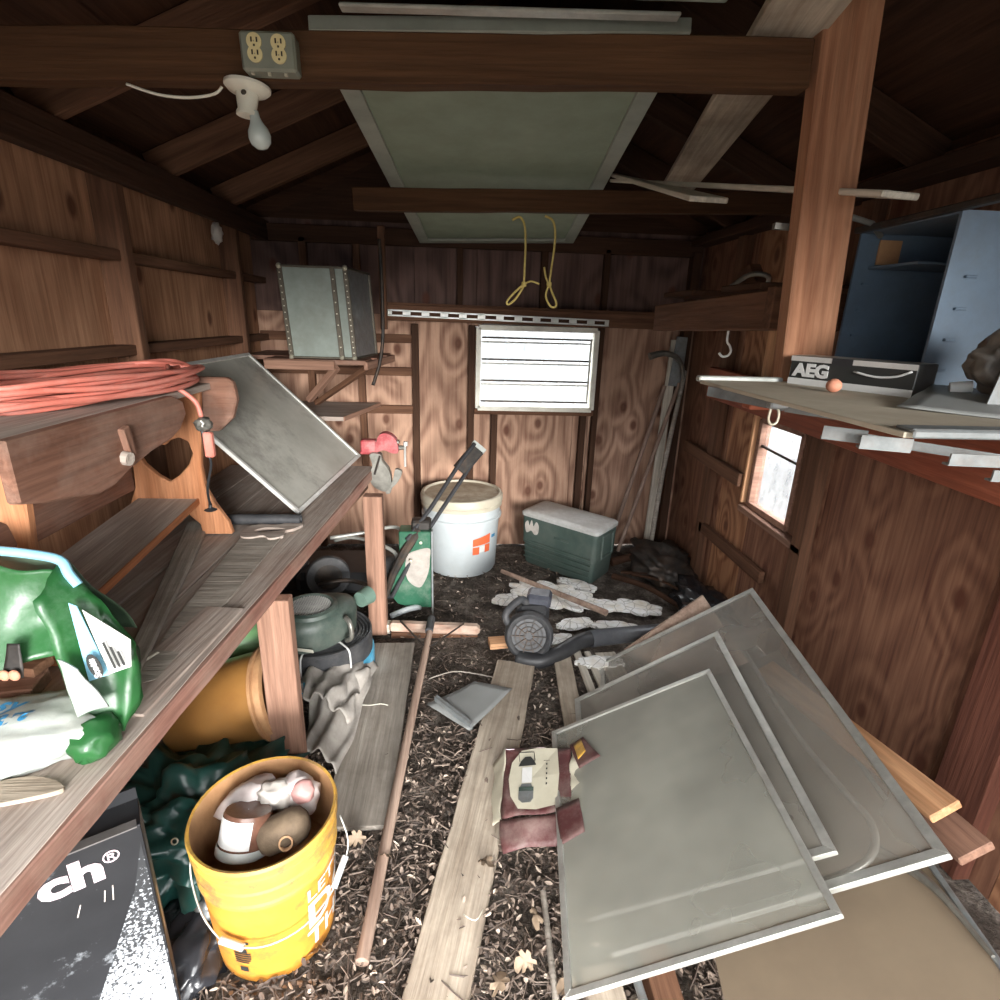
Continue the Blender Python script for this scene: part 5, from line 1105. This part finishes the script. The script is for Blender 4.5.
# blue metal cabinet
bc = thing('metal_cabinet', 'open slate blue metal cabinet standing on the right shelf', 'cabinet', (1.05, 1.1, SZ))
CX = .872
MB().box((CX+.25, 1.275, 1.545), (.50, .006, .315)).build('side_panel', 'blue', bc); MB().box((CX+.25, 1.02, 1.545), (.50, .006, .315)).build('side_panel', 'blue', bc)
MB().box((1.37, 1.15, 1.545), (.006, .25, .315)).build('back_panel', 'blue', bc); MB().box((CX+.25, 1.148, 1.70), (.50, .25, .006)).build('top_panel', 'blue', bc)
MB().box((CX+.25, 1.148, 1.39), (.50, .25, .006)).build('bottom_panel', 'blue', bc); MB().box((CX+.26, 1.20, 1.628), (.46, .14, .005)).build('inner_shelf', 'blue', bc)
board('top_trim', (CX-.005, 1.28, 1.703), (CX-.005, .90, 1.708), .02, .012, 'iron', None, bc); MB().box((.94, 1.268, 1.66), (.05, .004, .05)).build('rust_patch', 'rim_rust', bc)
for k in range(4):
    z = 1.43+k*.055; MB().box((.905+.004*k, 1.014, z), (.022, .006, .005)).build('runner_tab', 'blue', bc, bev=.001); MB().box((.905, 1.27, z), (.02, .006, .004)).build('runner_tab', 'blue', bc)
tag(blob((.880, .86, 1.458), (.046, .036, .048), Euler((.3, .8, .3)).to_matrix(), .3, 2.4, 4, 62, .7, 'motor_casing', 'hull', None), 'dark mottled broken casing hanging in front of the blue cabinet', 'casing')
mp_ = thing('steel_sheet', 'grey metal sheet standing upright at the right edge on the shelf', 'panel', (.84, .80, SZ))
MB().add([(.805, .80, SZ+.002), (.95, .72, SZ+.002), (.99, .74, SZ+.12), (.845, .82, SZ+.12)]+[(.807, .804, SZ+.002), (.952, .724, SZ+.002), (.992, .744, SZ+.12), (.847, .824, SZ+.12)], [(0, 1, 2, 3), (7, 6, 5, 4), (0, 4, 5, 1), (1, 5, 6, 2), (2, 6, 7, 3), (3, 7, 4, 0)]).build('sheet', 'steel', mp_)
tag(sheet('plastic_tray', lambda u, v: V((.66, .80, SZ+.004)).lerp(V((.80, .66, SZ+.004)), u).lerp(V((.86, .97, SZ+.02)).lerp(V((1.0, .80, SZ+.02)), u), v), 8, 8, 'clearsheet', None, .004, 9, .002, 2), 'dusty flattened plastic packaging on the shelf in front of the cabinet', 'packaging')
tag(MB().lathe([(.001, 0), (.010, 0), (.010, .03), (.001, .03)], 16, Matrix.Translation((.835, .905, SZ+.022)) @ Euler((0, 1.4, -.6)).to_matrix().to_4x4()).build('wall_plug', 'white', None, True), 'small white plug lying at the foot of the cabinet', 'plug')

# loft things above
for k, (y0, y1) in enumerate([(1.32, 1.75), (1.77, 2.25)]): tag(board('loft_board', (1.10, y0+.2, 1.60), (1.10, y1, 1.60), .62, .02, 'stud_dark', None), ['near dark loft board on the right hand beams', 'rear dark loft board on the right hand beams'][k], 'board')
tag(MB().prism([(1.62, 0), (1.80, 0), (1.80, .06), (1.72, .09)], .04, Matrix(((0, 0, 1, 1.02), (1, 0, 0, .3), (0, 1, 0, 1.612), (0, 0, 0, 1)))).build('wood_wedge', 'stud', None), 'brown wooden wedge lying on the loft boards', 'wedge')
tag(MB().tube([(.9, 1.92, 1.62), (.93, 1.86, 1.655), (.98, 1.84, 1.65), (1.0, 1.88, 1.622)], .008, 8, smoothn=4).build('metal_loop', 'castgrey', None, 'all'), 'dull curved metal loop at the edge of the loft', 'loop')
tag(MB().bar((.74, 1.262, 1.70), (.665, 1.262, 1.702), .012, .012).build('bolt_end', 'castgrey', None), 'metal bolt sticking out left of the upright post', 'bolt')
tag(MB().tube([(.80, 1.22, 1.72), (.86, 1.23, 1.71), (.90, 1.25, 1.69)], .006, 8).build('wire_end', 'castgrey', None, True), 'grey wire end sticking out right of the upright post', 'wire')

# boards lying on the tie beams
tag(board('loft_plank', (.60, 2.46, 2.030), (.815, 1.10, 1.737), .020, .012, 'pale_wood', None, w1=.085), 'long pale board sloping down across the upright post', 'board')
tag(board('loft_plank', (.60, 2.44, 2.045), (.655, 1.60, 1.812), .02, .014, 'pale_wood', None, w1=.11), 'shorter pale board ending in a whitish end left of the post', 'board')
tag(board('loft_plank', (.565, 1.0, 2.035), (.90, 2.54, 2.035), .135, .02, 'tan_plank', None), 'wide brown board lying overhead across both tie beams', 'board')
tag(board('loft_plank', (.578, 1.0, 2.0), (.57, .9, 2.0), .01, .01, 'stud_dark', None), 'dark block', 'block') if False else None

# overhead green panels
gpn = thing('door_panel', 'grey green framed panel lying overhead on the tie beams', 'panel', (.1, 2.5, 2.0))
quadframe(gpn, [(-.345, 1.55, 2.118), (.520, 1.50, 2.143), (.637, 3.40, 1.925), (-.229, 3.46, 1.90)], .055, .03, 'green_frame', 'green_paint', 'skin', pane_t=.01)
board('metal_strip', (-.20, 3.39, 1.90), (.60, 3.33, 1.922), .016, .004, 'alu', None, gpn)
gp2 = thing('door_panel', 'second grey green framed panel overhead, nearer the doorway', 'panel', (.1, 1, 2.2))
quadframe(gp2, [(-.50, .25, 2.20), (.60, .25, 2.22), (.56, 1.42, 2.165), (-.45, 1.46, 2.15)], .06, .03, 'green_frame', 'green_paint', 'skin', pane_t=.01)
board('metal_strip', (-.26, 1.478, 2.120), (.47, 1.44, 2.130), .03, .008, 'alu', None, gp2)

# outlet, lamp, cable
ol = thing('outlet_box', 'grey double outlet plate with ivory sockets on the tie beam', 'outlet', (-.37, 1.19, 1.96))
R0 = Euler((0, math.radians(-1.5), 0)).to_matrix()
MB().box((-.330, 1.182, 1.920), (.092, .036, .058), R0).build('cover_plate', 'plate', ol, bev=.004)
for dx in (-.021, .019):
    for dz in (.009, -.009):
        Mx = Matrix.Translation((-.330+dx, 1.1645, 1.923+dz)) @ Euler((math.pi/2, 0, 0)).to_matrix().to_4x4(); MB().lathe([(.0125, 0), (.0125, .003), (.001, .0035)], 20, Mx).build('socket', 'ivory', ol, True)
        MB().box((-.330+dx-.004, 1.161, 1.923+dz+.002), (.0025, .001, .007)).box((-.330+dx+.005, 1.161, 1.923+dz+.002), (.0025, .001, .007)).box((-.330+dx, 1.161, 1.923+dz-.006), (.003, .001, .003)).build('socket_slots', 'slot', ol)
for k in range(3): MB().box((-.36+k*.028, 1.172, 1.889), (.005, .005, .004)).build('screw', 'rivet', ol)
lm = thing('ceiling_lamp', 'unlit bulb in a pale ceramic holder under the tie beam', 'lamp', (-.40, 1.2, 1.9))
MB().lathe([(.001, .0), (.048, .0), (.048, -.006), (.040, -.014), (.024, -.018), (.019, -.05), (.022, -.055), (.022, -.062), (.001, -.062)], 32, Matrix.Translation((-.385, 1.215, 1.884)) @ Euler((-.12, .08, 0)).to_matrix().to_4x4() @ Matrix.Diagonal((.84, .7, .8, 1))).build('lamp_holder', 'offwhite', lm, True)
MB().lathe([(.001, .0), (.0105, .0), (.011, -.014), (.015, -.028), (.0235, -.045), (.0255, -.060), (.022, -.075), (.012, -.086), (.001, -.089)], 32, Matrix.Translation((-.377, 1.21, 1.842)) @ Euler((-.1, -.20, 0)).to_matrix().to_4x4() @ Matrix.Diagonal((.78, .78, .70, 1))).build('bulb', 'bulb', lm, True)
MB().lathe([(.001, 0), (.005, 0), (.001, .003)], 10, Matrix.Translation((-.385, 1.190, 1.866)) @ Euler((1.3, 0, 0)).to_matrix().to_4x4()).build('pull_hole', 'slot', lm)
tag(MB().tube([(-.595, 1.215, 1.875), (-.543, 1.215, 1.862), (-.49, 1.215, 1.860), (-.445, 1.215, 1.868), (-.43, 1.215, 1.880)], .0025, 6, smoothn=4).build('electric_cable', 'offwhite', None, 'all'), 'thin pale cable looping under the tie beam to the lamp holder', 'cable')

# yellow cords hanging from the rear tie beam
def rope(x, z0, pts, lpts, label):
    t = thing('yellow_rope', label, 'cord', (x, 2.44, 1.88), 'yellow cords hanging from the rear tie beam')
    MB().tube(pts, .0045, 6, smoothn=5).build('cord_length', 'yrope', t, 'all'); MB().tube(lpts, .0045, 6, True, smoothn=5).build('loop', 'yrope', t, 'all')
    k = pts[-1]; MB().lathe([(.001, -.012), (.010, -.008), (.011, 0), (.010, .008), (.001, .012)], 10, Matrix.Translation(k)).build('knot', 'yrope', t, True); return t
r1_ = rope(.26, 1.9, [(.205, 2.43, 1.868), (.235, 2.43, 1.880), (.255, 2.43, 1.85), (.262, 2.43, 1.78), (.262, 2.43, 1.70), (.262, 2.43, 1.632)], [(.258, 2.43, 1.628), (.225, 2.43, 1.60), (.195, 2.43, 1.565), (.200, 2.43, 1.552), (.225, 2.43, 1.57), (.25, 2.43, 1.605)], 'left yellow cord with its loop swung to the left')
MB().tube([(.262, 2.43, 1.632), (.29, 2.43, 1.645), (.325, 2.43, 1.635)], .004, 6, smoothn=3).build('tail', 'yrope', r1_, 'all')
r2_ = rope(.36, 1.9, [(.335, 2.43, 1.888), (.365, 2.43, 1.875), (.378, 2.43, 1.84), (.380, 2.43, 1.78), (.372, 2.43, 1.70), (.366, 2.43, 1.635)], [(.366, 2.43, 1.63), (.355, 2.43, 1.59), (.375, 2.43, 1.552), (.395, 2.43, 1.548), (.400, 2.43, 1.565), (.380, 2.43, 1.605)], 'right yellow cord with its loop hanging straight down')
MB().tube([(.366, 2.43, 1.635), (.352, 2.43, 1.66), (.342, 2.43, 1.70)], .004, 6, smoothn=3).build('tail', 'yrope', r2_, 'all')

# ================================================================== BACK SHELVES
rs = thing('rear_shelf', 'long plank shelf fixed across the back wall above the louvered window', 'shelf', (.4, 3.45, 1.5))
board('shelf_plank', (-.42, 3.44, 1.51), (1.22, 3.44, 1.50), .085, .03, 'stud', (0, 0, 1), rs); board('shelf_top', (-.42, 3.49, 1.555), (1.22, 3.49, 1.545), .10, .02, 'stud', None, rs)
lv = thing('slotted_strip', 'pale perforated metal strip lying along the rear shelf edge', 'strip', (.2, 3.42, 1.5))
d0, d1 = V((-.415, 3.415, 1.508)), V((.885, 3.415, 1.486)); mb = MB(); R_ = frame(d1-d0, (0, 0, 1)); ns = 12
mb.bar(d0+V((0, 0, .014)), d1+V((0, 0, .014)), .008, .004, (0, 0, 1)).bar(d0-V((0, 0, .014)), d1-V((0, 0, .014)), .008, .004, (0, 0, 1))
for k in range(ns+1):
    p = d0.lerp(d1, k/ns); hw = .022 if k not in (0, ns) else .012; q = (d1-d0).normalized(); p = p+q*(hw if k == 0 else -hw if k == ns else 0); mb.bar(p-q*hw, p+q*hw, .03, .004, (0, 0, 1))
mb.build('strip_metal', 'alu_b', lv)
board('strip_backing', (-.405, 3.42, 1.508), (.875, 3.42, 1.486), .026, .003, 'stud_dark', (0, 0, 1), lv)

ts = thing('corner_shelf', 'rough wooden shelf in the rear left corner carrying the trunk', 'shelf', (-.8, 3.1, 1.26))
board('shelf_plank', (-.97, 3.0, 1.262), (-.47, 3.0, 1.262), .20, .022, 'furn_dusty', None, ts); board('shelf_plank', (-1.15, 3.23, 1.262), (-.44, 3.22, 1.262), .23, .022, 'furn_dusty', None, ts); board('shelf_plank', (-1.15, 3.44, 1.262), (-.42, 3.44, 1.262), .20, .022, 'furn_dusty', None, ts)
board('front_batten', (-.96, 2.885, 1.247), (-.62, 2.885, 1.247), .045, .02, 'leg', (0, 0, 1), ts); board('batten', (-.47, 2.9, 1.247), (-.40, 3.5, 1.247), .04, .02, 'leg', (0, 0, 1), ts)
board('brace', (-.62, 2.93, 1.235), (-.80, 3.05, 1.05), .035, .03, 'leg', None, ts); board('brace', (-.47, 3.0, 1.235), (-.82, 3.28, 1.0), .035, .025, 'stud', None, ts)
ls = thing('lower_shelf', 'lower grey plank shelf in the rear left corner below the trunk shelf', 'shelf', (-.8, 3.1, 1.04))
MB().prism([(-1.15, 2.97), (-.61, 2.97), (-.49, 3.50), (-1.15, 3.50)], .022, Matrix.Translation((0, 0, .965))).build('shelf_plank', 'bench', ls)
board('edge', (-.607, 2.97, .965), (-.487, 3.50, .965), .006, .026, 'leg', None, ls)

tk = thing('travel_chest', 'pale green travel trunk with riveted dark edging on the corner shelf', 'trunk', (-.70, 3.15, 1.275))
ta, tb_ = V((-.855, 2.95, 1.28)), V((-.535, 2.95, 1.28)); TD = .38; TH = .425
sk = lambda a, b_, z: V((-.842+.312*a - .026*(z) + .05*b_*a, 2.95+TD*b_, 1.28+TH*z - .0))
vs = [sk(a, b_, z) for z in (0, 1) for b_ in (0, 1) for a in (0, 1)]
MB().add(vs, [(0, 1, 5, 4), (2, 6, 7, 3), (0, 4, 6, 2), (4, 5, 7, 6), (0, 2, 3, 1)]).build('trunk_shell', 'trunk', tk)
MB().add([sk(1.0, 0, 0)+V((.001, 0, 0)), sk(1.0, 1, 0)+V((.001, 0, 0)), sk(1.0, 1, 1)+V((.001, 0, 0)), sk(1.0, 0, 1)+V((.001, 0, 0))], [(0, 1, 2, 3)]).build('side_panel', 'steel', tk)
for p, q in [((0, 0, 0), (1, 0, 0)), ((0, 0, 1), (1, 0, 1)), ((0, 0, 0), (0, 0, 1)), ((1, 0, 0), (1, 0, 1)), ((.8, 0, 0), (.8, 0, 1)), ((1, 0, 1), (1, 1, 1)), ((1, 0, 0), (1, 1, 0)), ((1, 1, 0), (1, 1, 1))]:
    MB().bar(sk(*p)+V((0, -.003, 0)), sk(*q)+V((0, -.003, 0)), .024, .010).build('edge_binding', 'brass', tk, bev=.002)
for p in [(0, 0, 0), (1, 0, 0), (0, 0, 1), (1, 0, 1), (.8, 0, 0)]:
    bm_ = MB().lathe([(.001, .013), (.009, .010), (.013, 0), (.009, -.010), (.001, -.013)], 10, Matrix.Translation(sk(*p)+V((0, -.008, 0)))); bm_.build('corner_cap', 'rivet', tk, True)
for e0, e1, n in [((0, 0, 0), (0, 0, 1), 14), ((1, 0, 0), (1, 0, 1), 16), ((.8, 0, 0), (.8, 0, 1), 8)]:
    for k in range(1, n): MB().box(V(sk(*e0)).lerp(sk(*e1), k/n)+V((0, -.010, 0)), (.005, .004, .005)).build('rivet', 'rivet', tk)
tag(MB().tube([(-.412, 3.13, 1.86), (-.405, 3.12, 1.70), (-.402, 3.1, 1.52), (-.408, 3.1, 1.36), (-.43, 3.1, 1.24), (-.468, 3.1, 1.13)], .009, 8, smoothn=5).build('hanging_hose', 'iron', None, 'all'), 'dark thin hose hanging beside the trunk', 'hose')
tag(blob((-1.12, 2.90, 1.83), (.022, .03, .045), None, .4, 3, 3, 4, 1, 'wasp_nest', 'paper', None), 'small papery wasp nest high on the left wall', 'nest')

# ================================================================== LEAF LITTER
rl = random.Random(11); vs = []; fs = []; tone = []
def chip(x, y, z, L, w, a, tilt, curl, t):
    n = len(vs); R_ = Euler((rl.uniform(-tilt, tilt), rl.uniform(-tilt, tilt), a)).to_matrix(); c = V((x, y, z))
    prof = [(-.5, .05, 0), (-.22, .42, .35), (.18, .36, .35), (.5, .03, 0)]
    for px, pw, pz in prof: vs.extend([c+R_ @ V((px*L, -pw*w, curl*L*pz*2)), c+R_ @ V((px*L, 0, curl*L*(pz-.25))), c+R_ @ V((px*L, pw*w, curl*L*pz*2))])
    for i in range(3):
        for j in range(2): q = n+i*3+j; fs.append((q, q+3, q+4, q+1)); tone.append(t)
def twig(x, y, z, L, r, a, t):
    n = len(vs); d = V((math.cos(a), math.sin(a), rl.uniform(-.15, .3))); s_ = V((-math.sin(a), math.cos(a), 0)); c = V((x, y, z)); b_ = rl.uniform(-.15, .15)*L
    for k in range(3):
        p = c+d*L*(k/2-.5)+s_*(b_ if k == 1 else 0)
        for q in (s_, V((0, 0, 1.3)), -s_): vs.append(p+q*r)
    for k in range(2):
        for j in range(3): A = n+k*3+j; B = n+k*3+(j+1) % 3; fs.append((A, B, B+3, A+3)); tone.append(t)
def inplank(x, y):
    t = (y-.55)/(2.13-.55); cx = -.115+(.265+.115)*t
    return abs(x-cx) < .078 and .55 < y < 2.14
def dens(x, y):
    if inplank(x, y): return .05
    if -.41 < x < -.2 and 1.29 < y < 2.31: return .03
    if (x+.452)**2+(y-1.05)**2 < .145**2: return 0
    d = 1.0 if y < 1.75 else .42 if y < 2.2 else .18
    if x > .62 and y > 1.2: d *= .3
    if x < -.62: d *= .35
    return d
cnt = 0
while cnt < 17000:
    y = .42+2.9*rl.random()**1.5; x = rl.uniform(-.75, .80)
    if rl.random() > dens(x, y): continue
    cnt += 1; t = min(1, max(0, rl.gauss(.42, .27))); z = .006+rl.random()*.030*(1 if y < 1.8 else .5)
    if rl.random() < .76: chip(x, y, z, rl.uniform(.008, .026), rl.uniform(.005, .014), rl.uniform(0, 6.28), .75, rl.uniform(-.15, .4), t)
    else: twig(x, y, z, rl.uniform(.02, .08), rl.uniform(.0008, .0022), rl.uniform(0, 6.28), t*.62)
me = bpy.data.meshes.new('leaf_litter'); me.from_pydata(vs, [], fs)
at = me.attributes.new('tone', 'FLOAT', 'FACE'); at.data.foreach_set('value', tone)
lo = link('leaf_litter', me, None, None, ('litter',)); tag(lo, 'brown leaf litter, bark and twigs covering the earth floor', 'leaf litter', kind='stuff')
# a few large pale oak leaves that stand out
oak = [(0, -.5), (.05, -.5), (.06, -.3), (.22, -.32), (.30, -.18), (.14, -.08), (.34, .06), (.30, .20), (.14, .16), (.20, .36), (.10, .46), (0, .5)]
oak = oak + [(-x, y) for x, y in oak[::-1][1:-1]]
first = None
LS = [(.20, 1.24, .048, 'top one, against the plank near the carton'), (.205, 1.0, .052, 'one in the middle of the strip right of the plank'), (.165, .90, .045, 'broken leaf right of the long plank edge'), (.10, .86, .05, 'one touching the right edge of the long plank'),
      (.255, .84, .05, 'lowest one, left of the screen corner'), (-.29, 1.25, .045, 'one at the near end of the wide grey plank'), (-.20, 1.20, .04, 'one just right of the broom handle'), (.085, 1.17, .036, 'one close under the crushed carton'), (-.33, .96, .03, 'one right beside the yellow bucket')]
for i, (x, y, z, l) in enumerate(LS):
    if first is None:
        me = bpy.data.meshes.new('oak_leaf'); s_ = .055
        pv = [V((a*s_, b_*s_, .012*math.sin(a*6)+.01*math.cos(b_*5))) for a, b_ in oak]+[V((0, 0, .006))]
        me.from_pydata(pv, [], [(k, (k+1) % len(oak), len(oak)) for k in range(len(oak))]); o = link('oak_leaf', me, None, Matrix.Identity(4), ('leafpale',), True); first = o
    else: o = first.copy(); COL.objects.link(o)
    o.location = (x, y, z); o.rotation_euler = (rl.uniform(-.4, .4), rl.uniform(-.4, .4), rl.uniform(0, 6.28))
    tag(o, 'pale dry leaf, '+l, 'leaf', 'pale dry leaves on the floor')
